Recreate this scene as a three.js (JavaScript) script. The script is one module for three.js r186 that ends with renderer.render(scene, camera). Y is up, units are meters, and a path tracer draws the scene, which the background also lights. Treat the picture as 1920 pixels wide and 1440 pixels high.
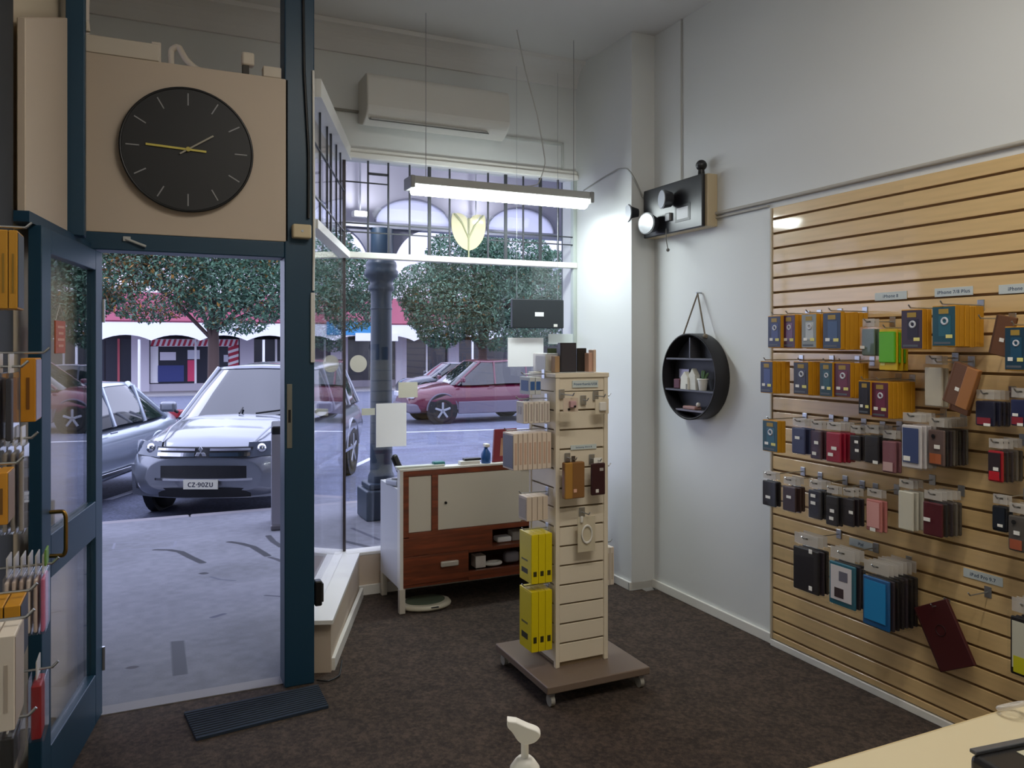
import * as THREE from 'three';
import { RoundedBoxGeometry } from 'three/addons/geometries/RoundedBoxGeometry.js';
import { mergeGeometries } from 'three/addons/utils/BufferGeometryUtils.js';
import { RectAreaLightUniformsLib } from 'three/addons/lights/RectAreaLightUniformsLib.js';
RectAreaLightUniformsLib.init();

// ---------------------------------------------------------------- camera, sky, exposure
const scene = new THREE.Scene();
const YAW = 0.4329, SN = Math.sin(YAW), CS = Math.cos(YAW), FOCAL = 1480, EYE = 1.6, HORIZON = 648;
const camera = new THREE.PerspectiveCamera(2 * Math.atan(720 / FOCAL) * 180 / Math.PI, 4 / 3, 0.05, 300);
camera.position.set(0, EYE, 0);
camera.rotation.set(0, -YAW, 0);
camera.setViewOffset(1920, 1440, 0, 720 - HORIZON, 1920, 1440);
const renderer = new THREE.WebGLRenderer({ antialias: true });
renderer.toneMapping = THREE.LinearToneMapping;
renderer.toneMappingExposure = 1.0;
renderer.shadowMap.enabled = true;

let seed = 7;
const rnd = () => { seed = (seed * 1664525 + 1013904223) >>> 0; return seed / 4294967296; };
const rr = (a, b) => a + (b - a) * rnd();
// smooth value noise that tiles over n cells
function makeNoise(n) {
  const v = Float32Array.from({ length: n * n }, () => rnd());
  return (x, y) => {
    const xi = Math.floor(x), yi = Math.floor(y), fx = x - xi, fy = y - yi, s = fx * fx * (3 - 2 * fx), t = fy * fy * (3 - 2 * fy);
    const g = (i, j) => v[((j % n) + n) % n * n + ((i % n) + n) % n];
    return (g(xi, yi) * (1 - s) + g(xi + 1, yi) * s) * (1 - t) + (g(xi, yi + 1) * (1 - s) + g(xi + 1, yi + 1) * s) * t;
  };
}
const N64 = makeNoise(64);

// overcast late-afternoon sky, the same all round with faint cloud mottling
{
  const W = 256, H = 128, d = new Float32Array(W * H * 4);
  for (let j = 0; j < H; j++) for (let i = 0; i < W; i++) {
    const up = Math.max(0, (j + 0.5) / H * 2 - 1), c = 0.93 + 0.14 * N64(i / 4, j / 4), k = (1.0 + 0.15 * up) * c * 2.1, o = (j * W + i) * 4;
    d[o] = 0.89 * k; d[o + 1] = 0.96 * k; d[o + 2] = 1.34 * k; d[o + 3] = 1;
  }
  const sky = new THREE.DataTexture(d, W, H, THREE.RGBAFormat, THREE.FloatType);
  sky.mapping = THREE.EquirectangularReflectionMapping; sky.magFilter = THREE.LinearFilter; sky.wrapS = THREE.RepeatWrapping; sky.needsUpdate = true;
  scene.background = sky;
}
// the sun behind the cloud layer: a broad soft source from high over the street
const sun = new THREE.DirectionalLight(new THREE.Color(0.88, 0.94, 1.2), 0.5);
sun.position.set(-14, 26, -34); sun.target.position.set(2, 0, -14); sun.castShadow = true; sun.shadow.radius = 45;
Object.assign(sun.shadow.camera, { left: -40, right: 40, top: 40, bottom: -40, near: 1, far: 120 }); sun.shadow.mapSize.set(2048, 2048);
scene.add(sun, sun.target);

// ---------------------------------------------------------------- helpers
// the direction through a point of the photograph, and where it meets a plane of the place
const ray = (px, py) => { const a = (px - 960) / FOCAL, b = (HORIZON - py) / FOCAL; return [SN + a * CS, b, -CS + a * SN]; };
const meet = (px, py, axis, v) => { const d = ray(px, py), t = axis === 1 ? (v - EYE) / d[1] : v / d[axis]; return new THREE.Vector3(d[0] * t, EYE + d[1] * t, d[2] * t); };
const onX = (px, py, x) => meet(px, py, 0, x), onZ = (px, py, z) => meet(px, py, 2, z), onY = (px, py, y) => meet(px, py, 1, y);

const taken = {};
const numbered = (n) => { const k = taken[n] = (taken[n] ?? -1) + 1; return k ? n + '_' + String(k).padStart(3, '0') : n; };
function tag(o, label, category, group, kind) { o.userData.label = label; o.userData.category = category; if (group) o.userData.group = group; if (kind) o.userData.kind = kind; return o; }
function thing(name, label, category, pos = [0, 0, 0], turn = 0, group) {
  const o = new THREE.Group(); o.name = numbered(name); o.position.set(...pos); o.rotation.y = turn; scene.add(o);
  return tag(o, label, category, group);
}
function part(name, geo, mat, parent, pos, rot) {
  const m = new THREE.Mesh(geo, mat); m.name = name; m.castShadow = m.receiveShadow = true;
  if (pos) m.position.set(...pos); if (rot) m.rotation.set(...rot);
  parent.add(m); return m;
}
function single(name, geo, mat, label, category, pos, rot, group) { const m = part(numbered(name), geo, mat, scene, pos, rot); return tag(m, label, category, group); }
function struct(name, geo, mat, pos, rot, label = name.replace(/_/g, ' '), category = name.split('_')[0]) { const m = part(name, geo, mat, scene, pos, rot); return tag(m, label, category, null, 'structure'); }
const bx = (x0, x1, y0, y1, z0, z1) => { const g = new THREE.BoxGeometry(Math.abs(x1 - x0), Math.abs(y1 - y0), Math.abs(z1 - z0)); g.translate((x0 + x1) / 2, (y0 + y1) / 2, (z0 + z1) / 2); return g; };
const rb = (w, h, d, r = 0.004, s = 2) => new RoundedBoxGeometry(w, h, d, s, Math.min(r, w * 0.49, h * 0.49, d * 0.49));
const rbx = (x0, x1, y0, y1, z0, z1, r = 0.004) => { const g = rb(Math.abs(x1 - x0), Math.abs(y1 - y0), Math.abs(z1 - z0), r); g.translate((x0 + x1) / 2, (y0 + y1) / 2, (z0 + z1) / 2); return g; };
const V = (x, y, z) => new THREE.Vector3(x, y, z);
const tube = (pts, r, seg = 24, rad = 8) => new THREE.TubeGeometry(new THREE.CatmullRomCurve3(pts.map((p) => V(...p)), false, 'catmullrom', 0.2), seg, r, rad, false);
const bar = (a, b, r, rad = 8) => { const A = V(...a), B = V(...b), g = new THREE.CylinderGeometry(r, r, A.distanceTo(B), rad); g.applyQuaternion(new THREE.Quaternion().setFromUnitVectors(V(0, 1, 0), B.clone().sub(A).normalize())); g.translate((A.x + B.x) / 2, (A.y + B.y) / 2, (A.z + B.z) / 2); return g; };
const cyl = (r0, r1, h, s = 24) => new THREE.CylinderGeometry(r0, r1, h, s);
const merged = (gs) => mergeGeometries(gs.map((g) => { const k = g.index ? g.toNonIndexed() : g; for (const n of Object.keys(k.attributes)) if (!['position', 'normal', 'uv'].includes(n)) k.deleteAttribute(n); return k; }));
// a wall-like slab that runs between two plan points
function slab(ax, az, cx, cz, y0, y1, t, side = 0) { const l = Math.hypot(cx - ax, cz - az), g = new THREE.BoxGeometry(l, y1 - y0, t); g.translate(l / 2, (y0 + y1) / 2, side * t / 2); g.rotateY(-Math.atan2(cz - az, cx - ax)); g.translate(ax, 0, az); return g; }
function poly(pts, y0, y1) { const s = new THREE.Shape(pts.map(([x, z]) => new THREE.Vector2(x, -z))), g = new THREE.ExtrudeGeometry(s, { depth: y1 - y0, bevelEnabled: false }); g.rotateX(-Math.PI / 2); g.translate(0, y0, 0); return g; }
function uvMetres(g, k = 1) { // planar uv in metres from the face that points that way
  const p = g.attributes.position, n = g.attributes.normal, u = new Float32Array(p.count * 2);
  for (let i = 0; i < p.count; i++) { const ax = Math.abs(n.getX(i)), ay = Math.abs(n.getY(i)), az = Math.abs(n.getZ(i)); const [a, b] = ay > ax && ay > az ? [p.getX(i), p.getZ(i)] : ax > az ? [p.getZ(i), p.getY(i)] : [p.getX(i), p.getY(i)]; u[2 * i] = a * k; u[2 * i + 1] = b * k; }
  g.setAttribute('uv', new THREE.BufferAttribute(u, 2)); return g;
}
// ---------------------------------------------------------------- textures and materials
function noiseTex(size, fn, srgb = true) {
  const d = new Uint8Array(size * size * 4);
  for (let j = 0; j < size; j++) for (let i = 0; i < size; i++) { const c = fn(i / size, j / size), o = (j * size + i) * 4; d[o] = c[0]; d[o + 1] = c[1]; d[o + 2] = c[2]; d[o + 3] = 255; }
  const t = new THREE.DataTexture(d, size, size); t.wrapS = t.wrapT = THREE.RepeatWrapping; t.magFilter = THREE.LinearFilter; t.minFilter = THREE.LinearMipmapLinearFilter; t.generateMipmaps = true; if (srgb) t.colorSpace = THREE.SRGBColorSpace; t.needsUpdate = true; return t;
}
function canvasTex(w, h, draw) { const c = document.createElement('canvas'); c.width = w; c.height = h; draw(c.getContext('2d'), w, h); const t = new THREE.CanvasTexture(c); t.colorSpace = THREE.SRGBColorSpace; t.anisotropy = 8; return t; }
const mats = new Map();
function M(color, roughness = 0.6, o = {}) {
  const key = color + '|' + roughness + '|' + JSON.stringify(o); if (mats.has(key)) return mats.get(key);
  const phys = ['clearcoat', 'transmission', 'sheen', 'thickness', 'ior'].some((k) => k in o), m = new (phys ? THREE.MeshPhysicalMaterial : THREE.MeshStandardMaterial)({ color, roughness, ...o });
  mats.set(key, m); return m;
}
const carpetTex = noiseTex(512, (u, v) => { const f = N64(u * 64 * 4, v * 64 * 4), m = N64(u * 64, v * 64), l = N64(u * 16 + 5, v * 16), k = 0.58 + 0.5 * f * 0.7 + 0.42 * m + 0.2 * (l - 0.5); return [72 * k, 60 * k, 52 * k]; });
carpetTex.repeat.set(1.1, 1.1);
const plasterTex = noiseTex(256, (u, v) => { const k = 205 + 40 * N64(u * 64, v * 64) * N64(u * 16, v * 16); return [k, k, k]; }, false);
const woodTex = noiseTex(512, (u, v) => { const g = N64(u * 4 + 1.5 * N64(u * 4, v * 3), v * 64), f = N64(u * 16, v * 64 * 2), k = 0.72 + 0.34 * g + 0.14 * f; return [128 * k, 62 * k, 34 * k]; });
const laminateTex = noiseTex(256, (u, v) => { const g = N64(u * 4, v * 64), k = 0.96 + 0.05 * g; return [226 * k, 193 * k, 138 * k]; });
const asphaltTex = noiseTex(512, (u, v) => { const f = N64(u * 192, v * 192), m = N64(u * 16, v * 16), k = 0.8 + 0.3 * f + 0.16 * m; return [94 * k, 99 * k, 118 * k]; });
const MAT = {
  wall: M('#e0e2e1', 0.62, { bumpMap: plasterTex, bumpScale: 0.0006 }), ceiling: M('#e0dfde', 0.8), beige: M('#c9bba4', 0.7), cream: M('#cdbca9', 0.55), white: M('#eceae4', 0.45), trim: M('#e9e7e0', 0.4),
  teal: M('#1c4159', 0.42), tealDark: M('#173444', 0.5), dark: M('#232527', 0.6), charcoal: M('#2a2b2e', 0.7), carpet: new THREE.MeshStandardMaterial({ map: carpetTex, roughness: 1, bumpMap: carpetTex, bumpScale: 0.004 }),
  laminate: new THREE.MeshPhysicalMaterial({ map: laminateTex, roughness: 0.34, clearcoat: 1, clearcoatRoughness: 0.06 }), laminateBack: M('#8a6a42', 0.8), wood: new THREE.MeshPhysicalMaterial({ map: woodTex, roughness: 0.38, clearcoat: 0.25, clearcoatRoughness: 0.3 }),
  glass: M('#ffffff', 0.0, { transmission: 1, thickness: 0, ior: 1.5 }), lead: M('#3b3d42', 0.5, { metalness: 0.4 }), steel: M('#b9bcc0', 0.3, { metalness: 0.9 }), chrome: M('#d8dade', 0.12, { metalness: 1 }), brass: M('#b08a4a', 0.3, { metalness: 1 }), black: M('#141416', 0.4), blackGloss: M('#0e0e10', 0.12), rubber: M('#1b1b1d', 0.85),
  clear: M('#ffffff', 0.03, { transmission: 1, thickness: 0, ior: 1.35 }), clearSoft: M('#f2efea', 0.35, { transmission: 0.7, thickness: 0 }), sticker: M('#f3f1ea', 0.6), stickerYellow: M('#e9df86', 0.6), paper: M('#eeeef0', 0.75), mustard: M('#c98f1c', 0.5), mustardDark: M('#8d6415', 0.5), yellow: M('#e8d312', 0.4),
  concrete: M('#9c9a9c', 0.9), asphalt: new THREE.MeshStandardMaterial({ map: asphaltTex, roughness: 0.85, bumpMap: asphaltTex, bumpScale: 0.004 }),
};
for (const k of ['white', 'cream']) MAT[k].name = k;
// ---------------------------------------------------------------- the room
const XR = 3.05, ZF = -5.09, CEIL = 3.65, XL = -0.42, ZB = 2.6, DOORZ = -3.85, WTOP = 2.82, TRANSOM = 2.186, RISER = 0.25;
const SPLAY = [[0.72, -3.86], [1.155, ZF]];
struct('floor', uvMetres(merged([poly([[XL - 0.1, ZB], [XR + 0.1, ZB], [XR + 0.1, -4.3], [2.95, -4.3], [2.95, ZF], [1.16, ZF], [0.7, DOORZ - 0.02], [-0.45, DOORZ - 0.02]], -0.08, 0)])), MAT.carpet, undefined, undefined, 'dark brown mottled carpet floor of the shop', 'floor');
struct('ceiling', bx(-1.2, XR + 0.2, CEIL, CEIL + 0.15, ZF - 0.2, ZB + 0.15), MAT.ceiling, undefined, undefined, 'plain off-white ceiling', 'ceiling');
struct('wall_right', merged([bx(XR, XR + 0.2, -0.08, CEIL, -4.35, ZB), bx(2.87, XR + 0.2, -0.08, CEIL, ZF - 0.2, -4.35)]), MAT.wall, undefined, undefined, 'white right wall with a stepped pier beside the front window', 'wall');
struct('wall_back', bx(XL - 0.2, XR + 0.2, -0.08, CEIL, ZB, ZB + 0.15), MAT.wall, undefined, undefined, 'white back wall of the shop', 'wall');
struct('wall_left', bx(XL - 0.15, XL, -0.08, CEIL, -2.97, ZB), MAT.wall, undefined, undefined, 'left wall behind the hanging stock', 'wall');
struct('wall_front', bx(-1.2, 2.87, WTOP + 0.02, CEIL, ZF - 0.2, ZF), MAT.wall, undefined, undefined, 'white front wall above the shop window', 'wall');
const A0 = [-0.375, -2.97], B0 = [-0.235, -3.86];
struct('wall_partition', merged([slab(A0[0] - 0.115, A0[1], B0[0] - 0.115, B0[1], -0.08, CEIL, 0.08, 1), slab(-0.33, -3.92, -0.5, ZF, WTOP, CEIL, 0.1, 1)]), MAT.beige, undefined, undefined, 'beige partition wall left of the doorway', 'wall');
struct('trim_dark_panel', bx(XL, XL + 0.03, 0, CEIL, -2.97, -2.1), MAT.charcoal, undefined, undefined, 'dark painted strip at the end of the left wall', 'trim');
{ // cream board over the open door, its top edge cut on a slant
  const l = Math.hypot(B0[0] - A0[0], B0[1] - A0[1]), s = new THREE.Shape([new THREE.Vector2(0.02, 2.035), new THREE.Vector2(0.52, 2.035), new THREE.Vector2(0.52, 2.86), new THREE.Vector2(0.02, 2.66)]);
  const g = new THREE.ExtrudeGeometry(s, { depth: 0.02, bevelEnabled: true, bevelSize: 0.003, bevelThickness: 0.003, bevelSegments: 1 });
  g.rotateY(Math.atan2(-(B0[1] - A0[1]), B0[0] - A0[0])); g.translate(A0[0] - 0.008, 0, A0[1]);
  single('wall_board', g, MAT.cream, 'tall cream board above the open door, left of the clock panel', 'board');
}
{ // lid over the door recess, with the cream panel that carries the clock
  struct('ceiling_recess', poly([[-0.32, DOORZ - 0.05], [0.72, DOORZ - 0.05], [1.155, ZF], [-0.72, ZF]], WTOP + 0.01, WTOP + 0.06), MAT.cream, undefined, undefined, 'boxed-in lid over the door recess', 'ceiling');
  single('clock_panel', rbx(-0.262, 0.6, 2.085, 2.845, -3.83, -3.79, 0.004), MAT.cream, 'cream panel above the doorway behind the big clock', 'panel');
}
// cornice along the front wall
{
  const s = new THREE.Shape(); s.moveTo(0, 0); s.lineTo(0.02, 0); s.lineTo(0.03, 0.03); s.quadraticCurveTo(0.05, 0.12, 0.14, 0.135); s.lineTo(0.15, 0.16); s.lineTo(0, 0.16); s.closePath();
  const g = new THREE.ExtrudeGeometry(s, { depth: 4.0, bevelEnabled: false, curveSegments: 6 }); g.rotateY(-Math.PI / 2); // x -> z, depth -> -x
  g.translate(2.87, CEIL - 0.161, ZF);
  struct('trim_cornice', g, MAT.ceiling, undefined, undefined, 'moulded cornice where the front wall meets the ceiling', 'trim');
}
// skirting boards
struct('baseboard_right', merged([rbx(XR - 0.016, XR, 0, 0.055, -4.366, -3.25, 0.004), rbx(2.854, XR, 0, 0.055, -4.366, -4.35, 0.004), rbx(2.854, 2.87, 0, 0.055, ZF + 0.1, -4.352, 0.004), rbx(XR - 0.03, XR, 0, 0.035, -3.25, -0.2, 0.004)]), MAT.trim, undefined, undefined, 'white skirting board along the right wall', 'baseboard');
// door frame: teal posts and head
struct('trim_post', rbx(0.582, 0.72, 0, CEIL, -3.93, -3.79, 0.006), MAT.teal, undefined, undefined, 'tall teal post right of the doorway up to the ceiling', 'trim');
struct('trim_left_post', merged([rbx(-0.288, -0.222, 2.03, CEIL, -3.59, -3.51, 0.004), rbx(-0.322, -0.206, 0, 2.03, -3.93, -3.845, 0.004)]), MAT.teal, undefined, undefined, 'teal post and jamb on the hinge side of the doorway', 'trim');
struct('trim_door_head', rbx(-0.264, 0.582, 2.01, 2.085, -3.93, -3.79, 0.005), MAT.teal, undefined, undefined, 'teal head rail over the doorway', 'trim');
{ const g = slab(A0[0] + 0.0, A0[1], B0[0] + 0.0, B0[1], 2.0, 2.035, 0.06, 0); struct('trim_side_head', g, MAT.teal, undefined, undefined, 'teal rail under the slanted cream board', 'trim'); }
struct('trim_threshold', bx(-0.21, 0.59, -0.07, 0.004, -3.93, -3.84), M('#8d8a8c', 0.7), undefined, undefined, 'worn pale door threshold strip', 'trim');

// the open door leaf
{
  const H = [-0.196, -3.835], L = [-0.338, -3.035], l = Math.hypot(L[0] - H[0], L[1] - H[1]);
  const d = new THREE.Group(); d.name = 'door_1'; scene.add(d); tag(d, 'open teal glazed shop door swung in against the left wall', 'door', null, 'structure');
  d.position.set(H[0], 0, H[1]); d.rotation.y = Math.atan2(-(L[1] - H[1]), L[0] - H[0]); // local +x runs from hinge to leading edge
  const t = 0.042, zz = [-t / 2 , t / 2], st = (x0, x1, y0, y1, n) => part(n, rbx(x0, x1, y0, y1, zz[0], zz[1], 0.004), MAT.teal, d);
  st(0, 0.11, 0.015, 2.0, 'stile'); st(l - 0.1, l, 0.015, 2.0, 'stile'); st(0.11, l - 0.1, 1.915, 2.0, 'rail'); st(0.11, l - 0.1, 0.8, 0.95, 'rail'); st(0.11, l - 0.1, 0.015, 0.225, 'rail');
  const pane = M('#ffffff', 0.0, { transmission: 1, thickness: 0, ior: 1.5 });
  part('pane', bx(0.11, l - 0.1, 0.95, 1.915, -0.003, 0.003), pane, d); part('pane', bx(0.11, l - 0.1, 0.225, 0.8, -0.003, 0.003), pane, d);
  // local -z is the room side of the leaf
  part('door_handle', tube([[l - 0.085, 1.03, -0.021], [l - 0.085, 1.03, -0.062], [l - 0.085, 1.01, -0.07], [l - 0.085, 0.9, -0.07], [l - 0.085, 0.88, -0.062], [l - 0.085, 0.88, -0.021]], 0.007, 40), MAT.brass, d);
  part('notice', rbx(l - 0.15, l - 0.105, 0.9, 0.99, -0.006, -0.0035, 0.001), M('#c9cdd8', 0.5), d);
  part('hinge', cyl(0.009, 0.009, 0.1, 12), MAT.steel, d, [-0.004, 1.75, -0.022]); part('hinge', cyl(0.009, 0.009, 0.1, 12), MAT.steel, d, [-0.004, 0.25, -0.022]);
}
{ // orange notice hung on the door glass
  const g = thing('door_sign', 'small orange-red sign hanging on the open door glass', 'sign', [-0.28, 1.575, -3.2], Math.PI / 2 - 0.175);
  part('board', rb(0.115, 0.115, 0.006, 0.002), M('#c4694a', 0.6), g, [0, 0.055, 0]);
  for (let i = 0; i < 4; i++) part('text_line', rb(i % 2 ? 0.06 : 0.08, 0.009, 0.001, 0.0004), M('#e2a58c', 0.6), g, [0, 0.09 - i * 0.022, 0.0036]);
  part('cord', merged([bar([-0.05, 0.112, 0], [0, 0.17, 0], 0.001), bar([0.05, 0.112, 0], [0, 0.17, 0], 0.001)]), MAT.white, g);
}
// ---------------------------------------------------------------- the shop windows
struct('wall_riser', merged([slab(0.76, -3.9, 1.19, ZF + 0.03, 0, RISER, 0.12, 0), bx(1.13, 2.87, 0, RISER, ZF - 0.06, ZF + 0.08)]), MAT.cream, undefined, undefined, 'low cream wall under the shop windows', 'wall');
struct('baseboard_front', merged([slab(0.83, -3.9, 1.24, ZF + 0.13, 0, 0.06, 0.02, 0), bx(1.23, 2.86, 0, 0.06, ZF + 0.08, ZF + 0.1)]), MAT.trim, undefined, undefined, 'white skirting along the low window wall', 'baseboard');
const leadX = [690, 728, 768, 805, 843, 915, 948, 981, 1013, 1046].map((px) => onZ(px, 430, ZF).x), thick = [0, 0, 0, 1, 0, 0, 1, 0, 1, 0];
{
  const w = new THREE.Group(); w.name = 'window_1'; scene.add(w); tag(w, 'large front shop window with leadlight transom', 'window', null, 'structure');
  const x0 = 1.155, x1 = 2.87;
  part('pane', bx(x0 + 0.01, x1 - 0.02, RISER + 0.02, TRANSOM - 0.015, ZF - 0.004, ZF + 0.002), MAT.glass, w);
  part('transom_bar', rbx(x0 - 0.01, x1, TRANSOM - 0.018, TRANSOM + 0.022, ZF - 0.03, ZF + 0.03, 0.006), MAT.white, w);
  part('head_moulding', merged([rbx(x0 - 0.03, x1, WTOP - 0.01, WTOP + 0.03, ZF - 0.03, ZF + 0.05, 0.008), rbx(x0 - 0.05, x1, WTOP + 0.03, WTOP + 0.06, ZF, ZF + 0.03, 0.008)]), MAT.white, w);
  part('sill', rbx(x0, x1, RISER, RISER + 0.022, ZF - 0.04, ZF + 0.085, 0.006), MAT.white, w);
  part('corner_mullion', rbx(x0 - 0.014, x0 + 0.01, RISER, WTOP, ZF - 0.02, ZF + 0.012, 0.004), M('#3a3236', 0.5), w);
  part('jamb', rbx(x1 - 0.028, x1, RISER, WTOP, ZF - 0.03, ZF + 0.02, 0.005), M('#b9c2bc', 0.5), w);
  const yA = TRANSOM + 0.022, y1_ = 2.34, y2_ = 2.397, yB = WTOP - 0.01, cols = [x0 + 0.01, ...leadX, x1 - 0.028];
  const ghost = M('#ffffff', 0.01, { transmission: 1, thickness: 0, ior: 1.12 });
  for (let i = 0; i + 1 < cols.length; i++) {
    const mid = i === 5, rows = mid ? [[yA, yB]] : i === 0 || i === 1 ? [[yA, y1_], [y1_, y2_], [y2_, 2.665], [2.665, yB]] : [[yA, y1_], [y1_, y2_], [y2_, yB]];
    for (const [a, b] of rows) part('pane', bx(cols[i] + 0.002, cols[i + 1] - 0.002, a + 0.002, b - 0.002, ZF - 0.002, ZF + 0.002), ghost, w);
    if (!mid) for (const [a] of rows.slice(1)) part('lead_strip', bx(cols[i], cols[i + 1], a - 0.004, a + 0.004, ZF - 0.005, ZF + 0.005), MAT.lead, w);
  }
  part('lead_strip', bx(leadX[0], leadX[1], 2.72, 2.735, ZF - 0.006, ZF + 0.006), MAT.lead, w);
  part('lead_strip', bx(leadX[8], leadX[9], 2.675, 2.685, ZF - 0.006, ZF + 0.006), MAT.lead, w);
  leadX.forEach((x, i) => { const h = thick[i] ? 0.011 : 0.005; part('lead_strip', bx(x - h, x + h, yA, yB, ZF - 0.006, ZF + 0.006), MAT.lead, w); });
  // tulip of cream glass: two petals with a stem and two veins
  const c = onZ(878, 436, ZF), petalGlass = M('#cfc6a4', 0.5, { transmission: 0.35, thickness: 0 });
  for (const s of [-1, 1]) {
    const sh = new THREE.Shape(); sh.moveTo(s * 0.006, -0.125); sh.bezierCurveTo(s * 0.09, -0.11, s * 0.15, 0.0, s * 0.12, 0.125); sh.bezierCurveTo(s * 0.07, 0.11, s * 0.03, 0.04, s * 0.006, -0.03); sh.closePath();
    const g = new THREE.ExtrudeGeometry(sh, { depth: 0.005, bevelEnabled: false, curveSegments: 10 }); g.translate(c.x, c.y, ZF + 0.003); part('petal', g, petalGlass, w);
    const s2 = new THREE.Shape(); s2.moveTo(s * 0.008, -0.02); s2.bezierCurveTo(s * 0.03, 0.05, s * 0.06, 0.1, s * 0.1, 0.125); s2.bezierCurveTo(s * 0.06, 0.135, s * 0.03, 0.12, s * 0.008, 0.09); s2.closePath();
    const g2 = new THREE.ExtrudeGeometry(s2, { depth: 0.005, bevelEnabled: false, curveSegments: 10 }); g2.translate(c.x, c.y, ZF + 0.003); part('petal', g2, petalGlass, w);
    part('vein', tube([[c.x, c.y - 0.04, ZF + 0.008], [c.x + s * 0.05, c.y + 0.06, ZF + 0.008], [c.x + s * 0.11, c.y + 0.125, ZF + 0.008]], 0.006, 16, 6), M('#8f8f70', 0.6), w);
  }
  part('stem', bar([c.x, yA, ZF + 0.008], [c.x, c.y + 0.1, ZF + 0.008], 0.006), M('#8f8f70', 0.6), w);
  // splayed side window between the door post and the corner
  const v = new THREE.Group(); v.name = 'window_2'; scene.add(v); tag(v, 'splayed side window between the doorway post and the corner', 'window', null, 'structure');
  const [[ax, az], [cx, cz]] = SPLAY, at = (k) => [ax + (cx - ax) * k, az + (cz - az) * k];
  part('pane', slab(ax, az, cx, cz, RISER + 0.02, TRANSOM - 0.015, 0.006), MAT.glass, v);
  part('transom_bar', slab(ax, az, cx + 0.01, cz, TRANSOM - 0.02, TRANSOM + 0.024, 0.06), MAT.white, v);
  part('head_moulding', merged([slab(ax, az, cx, cz, WTOP - 0.02, WTOP + 0.03, 0.09), slab(ax + 0.02, az, cx + 0.02, cz, WTOP + 0.03, WTOP + 0.07, 0.05)]), MAT.white, v);
  part('sill', slab(ax + 0.02, az, cx + 0.02, cz + 0.02, RISER, RISER + 0.02, 0.16), MAT.white, v);
  const ks = [0, 0.2, 0.4, 0.52, 0.7, 0.85, 1];
  for (let i = 0; i + 1 < ks.length; i++) {
    const [p, q] = [at(ks[i]), at(ks[i + 1])];
    for (const [a, b] of [[yA, y1_], [y1_, 2.6], [2.6, yB]]) { part('pane', slab(p[0], p[1], q[0], q[1], a + 0.002, b - 0.002, 0.004), ghost, v); if (a > yA) part('lead_strip', slab(p[0], p[1], q[0], q[1], a - 0.004, a + 0.004, 0.01), MAT.lead, v); }
    if (i) { const th = i === 3 ? 0.03 : 0.01; const g = bx(-th / 2, th / 2, yA, yB, -0.006, 0.006); g.rotateY(-Math.atan2(cz - az, cx - ax)); g.translate(p[0], 0, p[1]); part('lead_strip', g, MAT.lead, v); }
  }
  // outer facade beside the windows and the far side of the door recess
  struct('wall_facade', merged([bx(2.87, 8, -0.3, 3.7, ZF - 0.22, ZF - 0.2), bx(-6, -0.72, -0.3, 3.7, ZF - 0.2, ZF), slab(-0.32, -3.93, -0.74, ZF, -0.2, 2.84, 0.06, -1)]), MAT.tealDark, undefined, undefined, 'dark teal shop facade beside the window', 'wall');
}
// ---------------------------------------------------------------- slatwall panel on the right wall
const SW0 = -3.237, SW1 = -0.2, PITCH = 0.0785;
{
  const t = thing('slatwall_panel', 'beige laminate slatwall panel covering the right wall', 'wall panel', [XR, 0.04, SW0]);
  part('backing', bx(-0.01, -0.001, 0, 2.294, 0, SW1 - SW0), MAT.laminateBack, t);
  const w = SW1 - SW0; // a slat: lipped board 12 mm thick, rounded edges
  const slatGeo = (h) => { const g = rb(0.014, h, w, 0.003, 2); uvMetres(g, 1.4); return g; };
  const full = slatGeo(PITCH - 0.0105), grooves = []; for (let n = 6; ; n--) { const y = 1.8025 + PITCH * n; if (y < 0.09) break; grooves.push(y); }
  for (const y of grooves) part('slat', full, MAT.laminate, t, [-0.017, y - 0.04 - PITCH / 2, w / 2]);
  const last = grooves[grooves.length - 1] - PITCH - 0.0055 - 0.04; if (last > 0.01) part('slat', slatGeo(last), MAT.laminate, t, [-0.017, last / 2, w / 2]);
  const top = 2.334 - grooves[0] - 0.0055; part('slat', slatGeo(top), MAT.laminate, t, [-0.017, grooves[0] - 0.04 + 0.005 + top / 2, w / 2]);
  part('edge_strip', rbx(-0.03, -0.001, 0.0, 2.294, -0.014, 0.0, 0.003), M('#c3b7a2', 0.5), t);
}
const FACE = XR - 0.024; // front of the slats
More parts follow.
